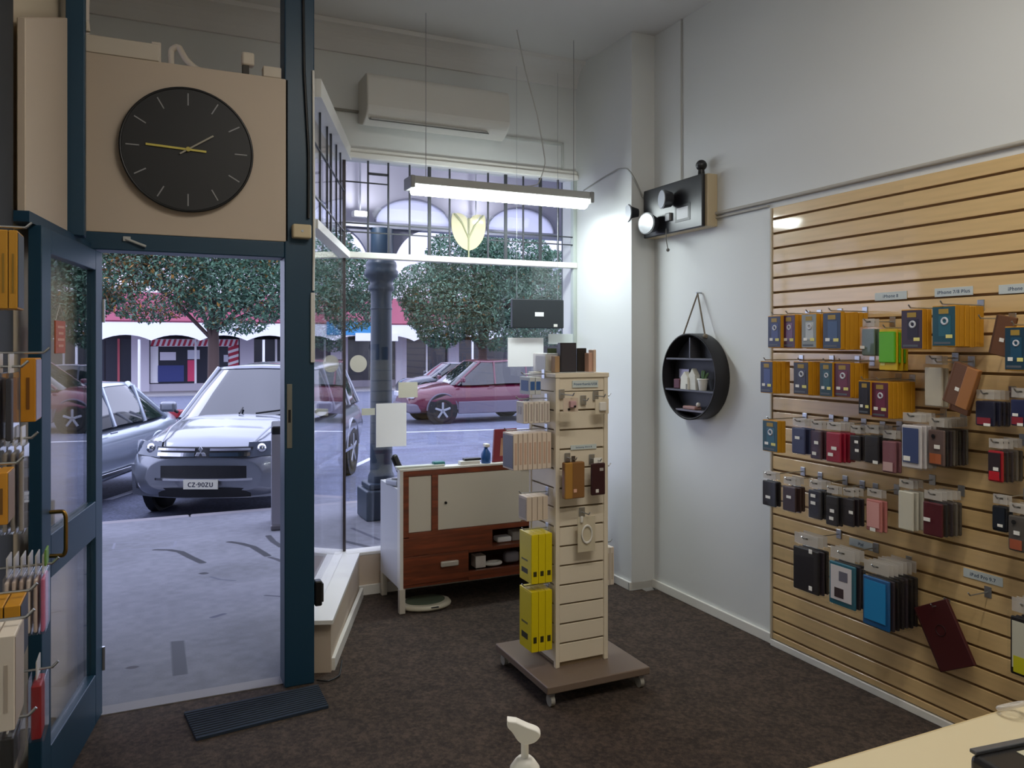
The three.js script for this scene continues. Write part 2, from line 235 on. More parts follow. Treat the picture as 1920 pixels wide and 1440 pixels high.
// ---------------------------------------------------------------- the street outside
const roadY = (z) => -0.32 - 0.0119 * Math.max(0, -z - 8.75);
const paveY = (z) => -0.015 - 0.028 * Math.max(0, -z - 3.9);
{ // pavement of worn concrete with tar-filled cracks, a cover and a patch
  const X0 = -4, X1 = 9, Z0 = -3.92, Z1 = -8.7, W = 2048, H = 1024;
  const tex = canvasTex(W, H, (c) => {
    const U = (x) => (x - X0) / (X1 - X0) * W, Vv = (z) => (z - Z0) / (Z1 - Z0) * H;
    const im = c.createImageData(W, H);
    for (let j = 0; j < H; j++) for (let i = 0; i < W; i++) {
      const x = i / W * 13, z = j / H * 4.78, f = N64(x * 21, z * 21), m = N64(x * 2.2 + 9, z * 2.2), l = N64(x * 0.7, z * 0.7 + 3), g = rnd(), st = Math.max(0, N64(x * 1.1 + 20, z * 1.3 + 8) - 0.55);
      const k = 0.86 + 0.1 * f + 0.1 * m + 0.12 * (l - 0.5) + 0.05 * g - 0.35 * st, o = (j * W + i) * 4; im.data[o] = 126 * k; im.data[o + 1] = 125 * k + 2; im.data[o + 2] = 136 * k; im.data[o + 3] = 255;
    }
    c.putImageData(im, 0, 0);
    const line = (pts, w, col) => { c.strokeStyle = col; c.lineWidth = w; c.lineCap = 'round'; c.lineJoin = 'round'; c.beginPath(); pts.forEach(([px, py], i) => { const q = onY(px, py, -0.11); c[i ? 'lineTo' : 'moveTo'](U(q.x), Vv(q.z)); }); c.stroke(); };
    line([[292, 1031], [318, 1032], [338, 1036], [356, 1047], [380, 1060]], 9, '#23242c');
    line([[430, 1016], [452, 1020], [474, 1027], [494, 1041], [502, 1047]], 9, '#23242c'); line([[506, 1050], [518, 1054], [528, 1059]], 6, '#34353e');
    line([[503, 1004], [512, 1016], [528, 1028]], 8, '#2a2b33'); line([[395, 1090], [412, 1096], [440, 1099]], 4, '#5a5c6c'); line([[498, 1131], [530, 1134]], 4, '#4a4c5a');
    line([[640, 1016], [690, 1030], [712, 1046]], 9, '#2b2d38'); line([[600, 1040], [640, 1046], [700, 1040]], 6, '#4c5062'); line([[660, 990], [700, 1010], [712, 1016]], 6, '#3b3d4b');
    line([[380, 1082], [384, 1083]], 9, '#2a2b33'); line([[400, 1176], [418, 1170]], 7, '#55566a'); line([[246, 1281], [250, 1281]], 8, '#55525a');
    line([[212, 1028], [215, 1016], [330, 1013], [326, 1026], [212, 1032]], 3, '#7d7f8c');
    const q = [[320, 1200], [345, 1198], [352, 1266], [324, 1270]].map(([a, b]) => onY(a, b, -0.03)); c.fillStyle = '#54565e'; c.beginPath(); q.forEach((p, i) => c[i ? 'lineTo' : 'moveTo'](U(p.x), Vv(p.z))); c.fill();
  });
  tex.flipY = false;
  const g = new THREE.BufferGeometry(), P = [], T = [], I = [], n = 24;
  for (let j = 0; j <= n; j++) { const z = Z0 + (Z1 - Z0) * j / n; for (const i of [0, 1]) { P.push(X0 + (X1 - X0) * i, paveY(z), z); T.push(i, j / n); } if (j) { const b = 2 * j; I.push(b - 2, b - 1, b, b - 1, b + 1, b); } }
  g.setAttribute('position', new THREE.Float32BufferAttribute(P, 3)); g.setAttribute('uv', new THREE.Float32BufferAttribute(T, 2)); g.setIndex(I); g.computeVertexNormals();
  struct('ground_pavement', g, new THREE.MeshStandardMaterial({ map: tex, roughness: 0.8 }), undefined, undefined, 'worn concrete footpath with dark cracks outside the door', 'pavement');
  const curb = thing('curb', 'pale concrete kerb along the footpath edge', 'kerb', [0, -0.34, -8.85]); curb.userData.kind = 'structure';
  for (let x = -8; x < 14; x += 1.2) part('kerb_stone', rbx(x + 0.004, x + 1.196, 0, 0.19, 0, 0.15, 0.02), M('#8f8b90', 0.85), curb);
  const r = new THREE.PlaneGeometry(120, 36, 1, 24); r.rotateX(-Math.PI / 2); { const p = r.attributes.position; for (let i = 0; i < p.count; i++) { const z = p.getZ(i) - 26.8; p.setZ(i, z); p.setY(i, roadY(z)); } } r.computeVertexNormals(); uvMetres(r, 0.3);
  struct('ground_road', r, MAT.asphalt, undefined, undefined, 'blue-grey asphalt road', 'road');
  struct('ground_far_footpath', bx(-60, 60, -0.9, -0.62, -60, -38.5), MAT.concrete, undefined, undefined, 'footpath across the street', 'pavement');
  // painted bay lines beside the parked cars and the lane edge line
  const paint = M('#cfd2dc', 0.7), mark = (label, a, b, w) => { const A = onY(a[0], a[1], -0.36), B = onY(b[0], b[1], -0.36), len = Math.hypot(B.x - A.x, B.z - A.z), g2 = new THREE.BoxGeometry(len, 0.006, w); const t = Math.atan2(B.z - A.z, B.x - A.x); single('road_marking', g2, paint, label, 'road marking', [(A.x + B.x) / 2, roadY((A.z + B.z) / 2) + 0.003, (A.z + B.z) / 2], [0, -t, 0]); };
  mark('white parking bay line seen through the side window', [607, 922], [655, 800], 0.12); mark('white bay line under the silver sedan', [186, 944], [300, 905], 0.1); mark('white lane line in front of the maroon car', [745, 806], [1000, 799], 0.12);
  mark('white bay line beside the teal post', [650, 880], [697, 858], 0.1);
}
{ // veranda: post, brackets, arched frieze, roof
  const PZ = -7.77, px = 2.14, y0 = paveY(PZ), paintD = M('#22374a', 0.45);
  const t = thing('veranda_post', 'dark blue iron veranda post with flared capital on the footpath', 'post', [px, y0, PZ]);
  part('plinth', rb(0.4, 0.3, 0.4, 0.02), paintD, t, [0, 0.15, 0]); part('plinth_cap', rb(0.33, 0.06, 0.33, 0.02), paintD, t, [0, 0.33, 0]);
  const pr = [[0.135, 0.36], [0.13, 0.42], [0.112, 0.46], [0.11, 0.9], [0.104, 2.08], [0.112, 2.09], [0.112, 2.1], [0.104, 2.11], [0.104, 2.26], [0.13, 2.28], [0.13, 2.32], [0.11, 2.34], [0.12, 2.38], [0.165, 2.42], [0.17, 2.47], [0.15, 2.49], [0.155, 2.53], [0.15, 2.56], [0.12, 2.59], [0.12, 2.775 - y0]].map(([r, y]) => new THREE.Vector2(r, y));
  part('shaft', new THREE.LatheGeometry(pr, 28), paintD, t);
  for (const s of [-1, 1]) { const sh = new THREE.Shape(); sh.moveTo(0, 0); sh.lineTo(0, 0.34); sh.lineTo(s * 0.42, 0.34); sh.bezierCurveTo(s * 0.28, 0.31, s * 0.16, 0.18, s * 0.12, 0); sh.closePath(); const g = new THREE.ExtrudeGeometry(sh, { depth: 0.06, bevelEnabled: false, curveSegments: 12 }); g.translate(0, 2.775 - y0 - 0.341, -0.03); part('bracket', g, M('#7c7d8c', 0.6), t); }
  const f = thing('veranda_frieze', 'grey veranda beam with a row of pale arched panels', 'frieze', [0, 0, PZ]);
  part('beam', bx(-4, 9, 2.775, 2.83, -0.07, 0.07), M('#b9bcc6', 0.6), f);
  const brd = new THREE.Shape([new THREE.Vector2(-4, 2.83), new THREE.Vector2(9, 2.83), new THREE.Vector2(9, 3.5), new THREE.Vector2(-4, 3.5)]), pale = M('#f2f2f8', 0.9, { transmission: 0.8, thickness: 0 });
  for (let k = -5; k <= 5; k++) {
    const cx = 2.47 + 1.22 * k, h = new THREE.Path(); h.moveTo(cx - 0.4, 2.84); h.absellipse(cx, 2.84, 0.4, 0.25, Math.PI, 0, true, 0); h.lineTo(cx - 0.4, 2.84); brd.holes.push(h);
    const sh = new THREE.Shape(); sh.absellipse(cx, 2.84, 0.4, 0.25, 0, Math.PI, false, 0); sh.closePath(); const g = new THREE.ExtrudeGeometry(sh, { depth: 0.008, bevelEnabled: false, curveSegments: 20 }); g.translate(0, 0, -0.004); part('arch_panel', g, pale, f);
    const rim = new THREE.TorusGeometry(0.4, 0.012, 6, 24, Math.PI); rim.scale(1, 0.625, 1); rim.translate(cx, 2.84, 0.03); part('arch_rim', rim, M('#8f91a0', 0.5), f);
  }
  const bg = new THREE.ExtrudeGeometry(brd, { depth: 0.05, bevelEnabled: false, curveSegments: 16 }); bg.translate(0, 0, -0.025); part('board', bg, M('#b9b8c4', 0.7), f);
  struct('roof_veranda', merged([bx(-8, 12, 3.5, 3.56, -8.1, ZF - 0.2)]), M('#e2dfe6', 0.8), undefined, undefined, 'veranda roof over the footpath', 'roof');
  for (const [x, nm] of [[onZ(685, 408, -7.4).x, 'left of the tulip'], [onZ(906, 405, -7.4).x, 'right of the tulip']]) {
    const l = thing('flood_light', 'small white flood light under the veranda, ' + nm, 'light', [x, 2.84, -7.6]);
    part('housing', rb(0.16, 0.06, 0.08, 0.015), MAT.white, l, [0, 0.04, 0]); part('lens', rb(0.13, 0.045, 0.006, 0.002), M('#f4f6ff', 0.4, { emissive: '#f4f6ff', emissiveIntensity: 1.2 }), l, [0, 0.04, 0.043]); part('stem', cyl(0.008, 0.008, 0.64, 8), MAT.steel, l, [0, 0.36, 0]);
    const pl = new THREE.PointLight('#f4f6ff', 0.9); pl.position.set(0, 0.04, 0.08); pl.castShadow = true; l.add(pl);
  }
}
{ // slim sign stand on the footpath beside the door post, seen edge-on
  const p = onY(521, 990, -0.1), t = thing('pavement_sign', 'slim silver and black sign stand on the footpath right of the doorway', 'sign', [p.x, paveY(p.z), p.z], -0.14);
  part('board', rb(0.06, 0.8, 0.5, 0.01), M('#4b4a52', 0.4), t, [0, 0.5, -0.25]); part('top_cap', rb(0.12, 0.08, 0.54, 0.02), MAT.black, t, [0, 0.93, -0.25]);
  for (const z of [-0.01, -0.49]) part('upright', rb(0.09, 0.86, 0.03, 0.008), M('#a8a6b0', 0.35, { metalness: 0.6 }), t, [-0.015, 0.47, z]);
  part('foot', rb(0.13, 0.05, 0.56, 0.015), M('#6d6b72', 0.5), t, [0, 0.026, -0.25]);
}
// ---------------------------------------------------------------- cars
function ringLoft(rings, capA = true, capB = true) { // rings of equal length, joined into one skin
  const n = rings[0].length, P = rings.flat(2), I = [];
  for (let k = 0; k + 1 < rings.length; k++) for (let i = 0; i < n; i++) { const a = k * n + i, b = k * n + (i + 1) % n; I.push(a, b, a + n, b, b + n, a + n); }
  const cap = (k, flip) => { const c = rings[k].reduce((s, p) => [s[0] + p[0] / n, s[1] + p[1] / n, s[2] + p[2] / n], [0, 0, 0]), at = P.length / 3; P.push(...c); for (let i = 0; i < n; i++) { const a = k * n + i, b = k * n + (i + 1) % n; flip ? I.push(at, a, b) : I.push(at, b, a); } };
  if (capA) cap(0, false); if (capB) cap(rings.length - 1, true);
  const g = new THREE.BufferGeometry(); g.setAttribute('position', new THREE.Float32BufferAttribute(P, 3)); g.setIndex(I); g.computeVertexNormals(); return g;
}
const lerpTable = (tb, x) => { for (let i = 0; i + 1 < tb.length; i++) if (x <= tb[i + 1][0]) { const k = Math.max(0, Math.min(1, (x - tb[i][0]) / (tb[i + 1][0] - tb[i][0]))), s = k * k * (3 - 2 * k) * 0.5 + k * 0.5; return tb[i].slice(1).map((v, j) => v + (tb[i + 1][j + 1] - v) * s); } return tb[tb.length - 1].slice(1); };
// front of the car at z = 0 facing +z, road at y = 0
function makeCar(c, name, label, pos, turn) {
  const t = thing(name, label, 'car', pos, turn), L = c.L, hw = c.W / 2, paint = c.paint, low = c.low ?? paint;
  const ring = (s) => { const [w, yb, yt] = lerpTable(c.body, s), q = [], n = 36, e = 0.42; for (let i = 0; i < n; i++) { const a = i / n * 2 * Math.PI, x = Math.sign(Math.cos(a)) * Math.abs(Math.cos(a)) ** e, y = Math.sign(Math.sin(a)) * Math.abs(Math.sin(a)) ** e, side = 1 - 0.05 * Math.max(0, y) - 0.06 * Math.max(0, -y); q.push([x * w * side, (yb + yt) / 2 + y * (yt - yb) / 2 - (y > 0 ? 0.05 * x * x : 0), -s]); } return q; };
  const S = []; for (let i = 0; i <= 56; i++) { const k = i / 56; S.push(L * (k < 0.12 ? (k / 0.12) ** 2 * 0.12 : k > 0.88 ? 1 - ((1 - k) / 0.12) ** 2 * 0.12 : k)); }
  part('body', ringLoft(S.map(ring)), paint, t);
  // cabin: glass skin from belt to roof, painted roof and pillars
  const plan = (z0, z1, w, y, r) => { const q = [], n = 44; for (let i = 0; i < n; i++) { const a = i / n * 2 * Math.PI, x = Math.sign(Math.cos(a)) * Math.abs(Math.cos(a)) ** r, z = Math.sign(Math.sin(a)) * Math.abs(Math.sin(a)) ** r; q.push([x * w, y + (z > 0 ? -0.03 : 0) * x * x, -(z0 + z1) / 2 + z * (z1 - z0) / 2]); } return q; };
  const B = plan(c.cab[0], c.cab[1], hw - 0.06, c.belt - 0.05, 0.28), T = plan(c.cab[2], c.cab[3], hw - 0.24, c.H - 0.06, 0.34), mid = B.map((p, i) => p.map((v, j) => (v + T[i][j]) / 2 + (j === 0 ? Math.sign(p[0]) * 0.015 : 0)));
  part('windows', ringLoft([B, mid, T].map((r) => r.slice().reverse()), false, false), c.glass, t);
  part('roof', ringLoft([plan(c.cab[2] - 0.02, c.cab[3] + 0.02, hw - 0.23, c.H - 0.085, 0.34), plan(c.cab[2] + 0.02, c.cab[3] - 0.02, hw - 0.26, c.H - 0.02, 0.36), plan(c.cab[2] + 0.3, c.cab[3] - 0.3, hw - 0.45, c.H, 0.5)].map((r) => r.slice().reverse()), true, true), paint, t);
  const half = (i) => (c.cab[i + 1] - c.cab[i]) / 2, ctr = (i) => -(c.cab[i + 1] + c.cab[i]) / 2, kB = 0.7071 ** 0.28, kT = 0.7071 ** 0.34;
  for (const s of [-1, 1]) {
    for (const e of [1, -1]) part('pillar', bar([s * kB * (hw - 0.062), c.belt - 0.07, ctr(0) + e * kB * half(0)], [s * kT * (hw - 0.242), c.H - 0.06, ctr(2) + e * kT * half(2)], e > 0 ? 0.032 : 0.06, 10), paint, t);
    for (const z of c.pil) part('pillar', bar([s * (hw - 0.058), c.belt - 0.06, -z], [s * (hw - 0.238), c.H - 0.07, -z - 0.03], 0.03, 10), paint, t);
  }
  for (const s of [-1, 1]) for (const z of c.axle) { // wheels with arches
    const w = new THREE.Group(); w.name = 'wheel'; w.position.set(s * (hw - 0.1), c.R, -z); t.add(w);
    const tire = new THREE.TorusGeometry(c.R - 0.085, 0.095, 10, 28); tire.rotateY(Math.PI / 2); part('tyre', tire, MAT.rubber, w);
    const disc = cyl(c.R - 0.12, c.R - 0.12, 0.1, 28); disc.rotateZ(Math.PI / 2); part('rim', disc, M('#7e8188', 0.35, { metalness: 0.6 }), w, [s * 0.02, 0, 0]);
    part('spokes', merged([0, 1, 2, 3, 4].map((k) => { const b = rb(0.03, c.R - 0.13, 0.06, 0.01); b.translate(0, (c.R - 0.13) / 2, 0); b.rotateX(k * 2 * Math.PI / 5); return b; })), M('#9a9da4', 0.35, { metalness: 0.7 }), w, [s * 0.075, 0, 0]);
    const arch = cyl(c.R + 0.07, c.R + 0.07, 0.1, 32); arch.rotateZ(Math.PI / 2); part('wheel_arch', arch, M('#17181b', 0.8), t, [s * (hw - 0.075), c.R + 0.02, -z]);
    const m = new THREE.TorusGeometry(c.R + 0.075, 0.022, 8, 24, Math.PI); m.rotateY(Math.PI / 2); part('arch_lip', m, low, t, [s * (hw - 0.03), c.R + 0.02, -z]);
  }
  for (const s of [-1, 1]) { part('door_handle', rb(0.02, 0.025, 0.16, 0.008), paint, t, [s * (hw - 0.005), c.belt - 0.12, -c.pil[0] + 0.12]); const mr = part('wing_mirror', rb(0.2, 0.13, 0.09, 0.04), paint, t, [s * (hw + 0.06), c.belt + 0.07, -c.cab[0] - 0.28]); part('mirror_arm', bar([0, 0, 0], [-s * 0.12, -0.07, 0], 0.02), MAT.black, mr); }
  part('side_trim', merged([-1, 1].map((s) => rbx(s * (hw - 0.02), s * (hw + 0.006), c.R + 0.02, c.R + 0.07, -L + 1.3, -1.35, 0.006))), low === paint ? MAT.chrome : low, t);
  return t;
}
const carGlass = M('#10151c', 0.04, { clearcoat: 1, clearcoatRoughness: 0.02, side: 2 });
{ // the grey sport-utility car nosed up to the kerb
  const paint = M('#81858f', 0.3, { metalness: 0.45, clearcoat: 1, clearcoatRoughness: 0.06, side: 2 }), turn = Math.atan2(-0.42, 0.907), pos = [0.55, roadY(-9.2), -9.12];
  const t = makeCar({ L: 4.65, W: 1.84, H: 1.68, R: 0.36, belt: 1.09, paint, glass: carGlass, axle: [0.9, 3.55], cab: [1.1, 4.52, 1.95, 4.1], pil: [2.45, 3.4],
    body: [[0, 0.62, 0.36, 0.72], [0.06, 0.76, 0.28, 0.8], [0.2, 0.86, 0.24, 0.9], [0.5, 0.91, 0.24, 0.98], [1.15, 0.92, 0.24, 1.09], [2.4, 0.92, 0.24, 1.09], [4.3, 0.9, 0.26, 1.1], [4.55, 0.86, 0.3, 1.05], [4.65, 0.74, 0.36, 0.95]] }, 'parked_car', 'grey sport utility car parked nose-in beyond the doorway', pos, turn);
  // face of the car, each piece bent round the nose
  const nose = (x, y) => 0.035 - 0.26 * Math.abs(x / 0.9) ** 2.6 - 0.10 * Math.max(0, (y - 0.62) / 0.3) ** 2 - 0.05 * Math.max(0, (0.42 - y) / 0.2);
  const strip = (x0, x1, ya, yb, off = 0.01, slope = 0, taper = 0) => { const n = 14, P = [], I = []; for (let i = 0; i <= n; i++) { const k = i / n, x = x0 + (x1 - x0) * k, dy = slope * Math.abs(x), tp = taper * k; for (const [y, o] of [[ya + dy + tp, off - 0.05], [ya + dy + tp, off], [yb + dy - tp, off], [yb + dy - tp, off - 0.05]]) P.push(x, y, nose(x, y) + o); if (i) for (let q = 0; q < 4; q++) { const a = (i - 1) * 4 + q, b = (i - 1) * 4 + (q + 1) % 4; I.push(a, a + 4, b, b, a + 4, b + 4); } } const g = new THREE.BufferGeometry(); g.setAttribute('position', new THREE.Float32BufferAttribute(P, 3)); g.setIndex(I); const g2 = g.toNonIndexed(); g2.computeVertexNormals(); return g2; };
  part('bumper', strip(-0.88, 0.88, 0.28, 0.62, 0.0), paint, t);
  part('upper_grille', strip(-0.52, 0.52, 0.72, 0.83, 0.018), M('#24262b', 0.5), t); for (const s of [-1, 1]) { part('grille_bar', strip(s * 0.08, s * 0.5, 0.735, 0.775, 0.032), MAT.chrome, t); part('grille_bar', strip(s * 0.08, s * 0.5, 0.795, 0.82, 0.032), MAT.chrome, t); }
  const dia = merged([0, 1, 2].map((k) => { const b = rb(0.05, 0.05, 0.012, 0.003); b.rotateZ(Math.PI / 4); b.scale(0.62, 1, 1); b.translate(0, 0.036, 0); b.rotateZ(k * 2 * Math.PI / 3); return b; })); part('emblem', dia, MAT.chrome, t, [0, 0.78, 0.075]);
  for (const s of [-1, 1]) { const h = part('headlight', strip(s * 0.47, s * 0.8, 0.7, 0.86, 0.022, 0.04, 0.01), M('#59606e', 0.06, { metalness: 0.4, clearcoat: 1 }), t); part('lamp', new THREE.SphereGeometry(0.055, 16, 12), MAT.chrome, h, [s * 0.6, 0.81, nose(0.6, 0.8) + 0.0]); part('fog_lamp_bezel', strip(s * 0.6, s * 0.8, 0.36, 0.5, 0.012), M('#34363c', 0.5), t); const fl = cyl(0.055, 0.055, 0.03, 20); fl.rotateX(Math.PI / 2); part('fog_lamp', fl, MAT.chrome, t, [s * 0.68, 0.43, nose(0.68, 0.43) + 0.015]); }
  part('lower_grille', strip(-0.56, 0.56, 0.5, 0.63, 0.012), M('#15161a', 0.5), t); part('bumper_trim', strip(-0.6, 0.6, 0.475, 0.5, 0.03), MAT.chrome, t); part('air_intake', strip(-0.5, 0.5, 0.29, 0.39, 0.012), M('#15161a', 0.6), t);
  const plateTex = canvasTex(256, 72, (c) => { c.fillStyle = '#e6e3cf'; c.fillRect(0, 0, 256, 72); c.fillStyle = '#2c2f3a'; c.font = 'bold 52px sans-serif'; c.textAlign = 'center'; c.fillText('CZ·90ZU', 128, 55); });
  part('number_plate', rb(0.37, 0.1, 0.012, 0.002), [M('#d8d5c2', 0.5), M('#d8d5c2', 0.5), M('#d8d5c2', 0.5), M('#d8d5c2', 0.5), new THREE.MeshStandardMaterial({ map: plateTex, roughness: 0.5 }), M('#d8d5c2', 0.5)][0], t, [0, 0.44, 0.075]);
  const pf = new THREE.PlaneGeometry(0.36, 0.095); part('plate_face', pf, new THREE.MeshStandardMaterial({ map: plateTex, roughness: 0.5 }), t, [0, 0.44, 0.0825]);
  part('hood_crease', merged([-1, 1].map((s) => tube([[s * 0.5, 0.87, -0.12], [s * 0.56, 0.99, -0.5], [s * 0.62, 1.085, -1.1]], 0.012, 16, 6))), paint, t);
  part('wiper', merged([-1, 1].map((s) => bar([s * 0.1 + 0.1, 1.1, -1.12], [s * 0.35 + 0.35, 1.16, -1.24], 0.012))), MAT.black, t);
}
makeCar({ L: 4.75, W: 1.8, H: 1.46, R: 0.32, belt: 0.98, paint: M('#b9c3d2', 0.28, { metalness: 0.5, clearcoat: 1, clearcoatRoughness: 0.05, side: 2 }), glass: carGlass, axle: [0.95, 3.7], cab: [1.15, 4.25, 2.0, 3.45], pil: [2.55, 3.35],
  body: [[0, 0.6, 0.32, 0.66], [0.08, 0.76, 0.24, 0.74], [0.3, 0.86, 0.2, 0.84], [1.2, 0.9, 0.2, 0.95], [2.4, 0.9, 0.2, 0.99], [3.9, 0.9, 0.22, 1.02], [4.5, 0.84, 0.26, 1.02], [4.68, 0.76, 0.3, 0.96], [4.75, 0.66, 0.36, 0.86]] }, 'parked_car', 'pale silver sedan parked left of the grey car', [-2.2, roadY(-9), -8.95], Math.atan2(-0.42, 0.907));
{
  const s = scene.children[scene.children.length - 1]; for (const k of [-1, 1]) part('tail_light', rb(0.2, 0.12, 0.2, 0.03), M('#a3202c', 0.25), s, [k * 0.72, 0.9, -4.6]);
}
{
  const p = onY(766, 796, roadY(-18.9)), t = makeCar({ L: 4.4, W: 1.74, H: 1.68, R: 0.35, belt: 1.08, paint: M('#5a0e2c', 0.35, { metalness: 0.1, clearcoat: 1, clearcoatRoughness: 0.08, side: 2 }), low: M('#5f5a68', 0.6), glass: carGlass, axle: [0.85, 3.4], cab: [1.1, 4.3, 1.9, 4.0], pil: [2.35, 3.3],
    body: [[0, 0.6, 0.34, 0.7], [0.08, 0.74, 0.28, 0.84], [0.3, 0.84, 0.26, 0.95], [1.15, 0.87, 0.26, 1.07], [2.4, 0.87, 0.26, 1.09], [4.1, 0.86, 0.28, 1.1], [4.3, 0.82, 0.3, 1.04], [4.4, 0.72, 0.36, 0.95]] }, 'passing_car', 'maroon sport utility car with grey lower panels driving past', [p.x, roadY(p.z), p.z - 0.6], -Math.PI / 2);
  part('lower_cladding', merged([-1, 1].map((k) => rbx(k * 0.8, k * 0.885, 0.26, 0.58, -3.0, -1.28, 0.02))), M('#625d6c', 0.6), t);
  part('bumper', rbx(-0.78, 0.78, 0.3, 0.55, -0.3, 0.03, 0.06), M('#625d6c', 0.6), t); for (const k of [-1, 1]) part('headlight', rbx(k * 0.42, k * 0.76, 0.68, 0.82, -0.12, 0.0, 0.03), M('#e6e8f0', 0.1, { metalness: 0.3 }), t);
}
makeCar({ L: 4.3, W: 1.74, H: 1.5, R: 0.32, belt: 0.98, paint: M('#39414d', 0.3, { metalness: 0.5, clearcoat: 1, side: 2 }), glass: carGlass, axle: [0.85, 3.4], cab: [1.1, 4.0, 1.9, 3.4], pil: [2.4, 3.2],
  body: [[0, 0.6, 0.32, 0.66], [0.1, 0.76, 0.24, 0.76], [0.3, 0.84, 0.22, 0.86], [1.2, 0.87, 0.22, 0.97], [3.6, 0.87, 0.24, 1.0], [4.2, 0.8, 0.3, 0.96], [4.3, 0.66, 0.36, 0.86]] }, 'parked_car', 'dark slate car parked across the street behind the maroon car', [9.3, roadY(-31), -31], -Math.PI / 2);
// ---------------------------------------------------------------- trees
function tree(label, x, z, trunkH, blobs, count, rust) {
  const y0 = roadY(z), t = thing('street_tree', label, 'tree', [x, y0, z]), bark = M('#5b4a45', 0.95);
  const top = trunkH + 1.2; part('trunk', new THREE.LatheGeometry([[0.24, 0], [0.2, 0.15], [0.17, 0.8], [0.15, trunkH], [0.09, top], [0.02, top + 0.8]].map(([r, y]) => new THREE.Vector2(r, y)), 12), bark, t);
  for (let i = 0; i < 6; i++) { const a = i * 1.05 + rr(-0.2, 0.2), b = blobs[i % blobs.length]; part('branch', tube([[0, trunkH - 0.3 + i * 0.12, 0], [b[0] * 0.35 + Math.cos(a) * 0.3, (trunkH + b[1]) / 2 + 0.2, b[2] * 0.35 + Math.sin(a) * 0.3], [b[0] * 0.8, b[1], b[2] * 0.8]], 0.06, 14, 6), bark, t); }
  const P = [], C = [], Nn = [], tot = blobs.reduce((s, b) => s + b[3] ** 2, 0), col = new THREE.Color();
  const lush = ['#4a6f52', '#587f64', '#3c5f4a', '#648f72', '#345642', '#7f9f86'], red = ['#8a6a32', '#7a4f35', '#a5772f', '#5f5a30'];
  for (const [bx_, by, bz, br, ru] of blobs) for (let i = 0, n = Math.round(count * br * br / tot); i < n; i++) {
    const u = rr(-1, 1), a = rr(0, 6.2832), r = br * (0.55 + 0.5 * Math.cbrt(rnd())), h = Math.sqrt(1 - u * u), cx = bx_ + r * h * Math.cos(a), cy = by + r * u * 0.82, cz = bz + r * h * Math.sin(a);
    const s = rr(0.045, 0.085), q = new THREE.Quaternion().setFromEuler(new THREE.Euler(rr(-0.9, 0.9), rr(0, 6.28), rr(-0.9, 0.9)));
    const pts = [[-s, 0, 0], [0, s * 0.14, s * 0.42], [0, s * 0.14, -s * 0.42], [s * 1.1, 0, 0]].map((p) => V(...p).applyQuaternion(q).add(V(cx, cy, cz)));
    col.set(rnd() < (ru ?? rust) ? red[Math.floor(rnd() * red.length)] : lush[Math.floor(rnd() * lush.length)]);
    const nn = V(0, 1, 0).applyQuaternion(q); for (const k of [0, 1, 2, 2, 1, 3]) { P.push(pts[k].x, pts[k].y, pts[k].z); Nn.push(nn.x, nn.y, nn.z); C.push(col.r, col.g, col.b); }
  }
  const g = new THREE.BufferGeometry(); g.setAttribute('position', new THREE.Float32BufferAttribute(P, 3)); g.setAttribute('normal', new THREE.Float32BufferAttribute(Nn, 3)); g.setAttribute('color', new THREE.Float32BufferAttribute(C, 3));
  const f = part('foliage', g, new THREE.MeshPhysicalMaterial({ vertexColors: true, roughness: 0.9, transmission: 0.3, thickness: 0, side: THREE.DoubleSide }), t); f.userData.kind = 'stuff'; return t;
}
tree('leafy street tree with some rust-brown leaves beyond the doorway', 1.75, -24.5, 2.3, [[0, 4.6, 0, 1.8], [-1.7, 4.0, 0.4, 1.5, 0.3], [-3.0, 4.3, 0.2, 1.35, 0.45], [1.8, 4.2, 0.3, 1.6], [3.3, 4.2, 0, 1.4], [4.3, 4.0, 0.2, 1.1], [0.6, 3.5, 0.8, 1.3], [-0.6, 5.6, 0, 1.7], [2.4, 5.4, 0, 1.6], [-2.4, 5.4, 0, 1.5, 0.4], [4.0, 3.2, 0.2, 0.8], [-3.4, 3.3, 0.3, 0.8, 0.3]], 60000, 0.06);
tree('dense rounded street tree behind the maroon car', 10.4, -24.9, 1.9, [[0, 3.6, 0, 1.5], [-1.3, 3.0, 0.3, 1.2], [-1.8, 3.5, 0, 0.9], [1.3, 3.1, 0.3, 1.35], [0.3, 2.7, 0.8, 1.2], [-0.5, 4.4, 0, 1.2], [1.0, 4.4, 0, 1.2], [2.2, 3.9, 0, 1.1], [2.0, 2.6, 0.3, 0.9], [-1.4, 2.4, 0.3, 0.75], [3.0, 3.1, 0, 0.9], [3.6, 3.9, 0, 1.0]].map((b) => b.map((v) => v * 1.14)), 60000, 0.02);
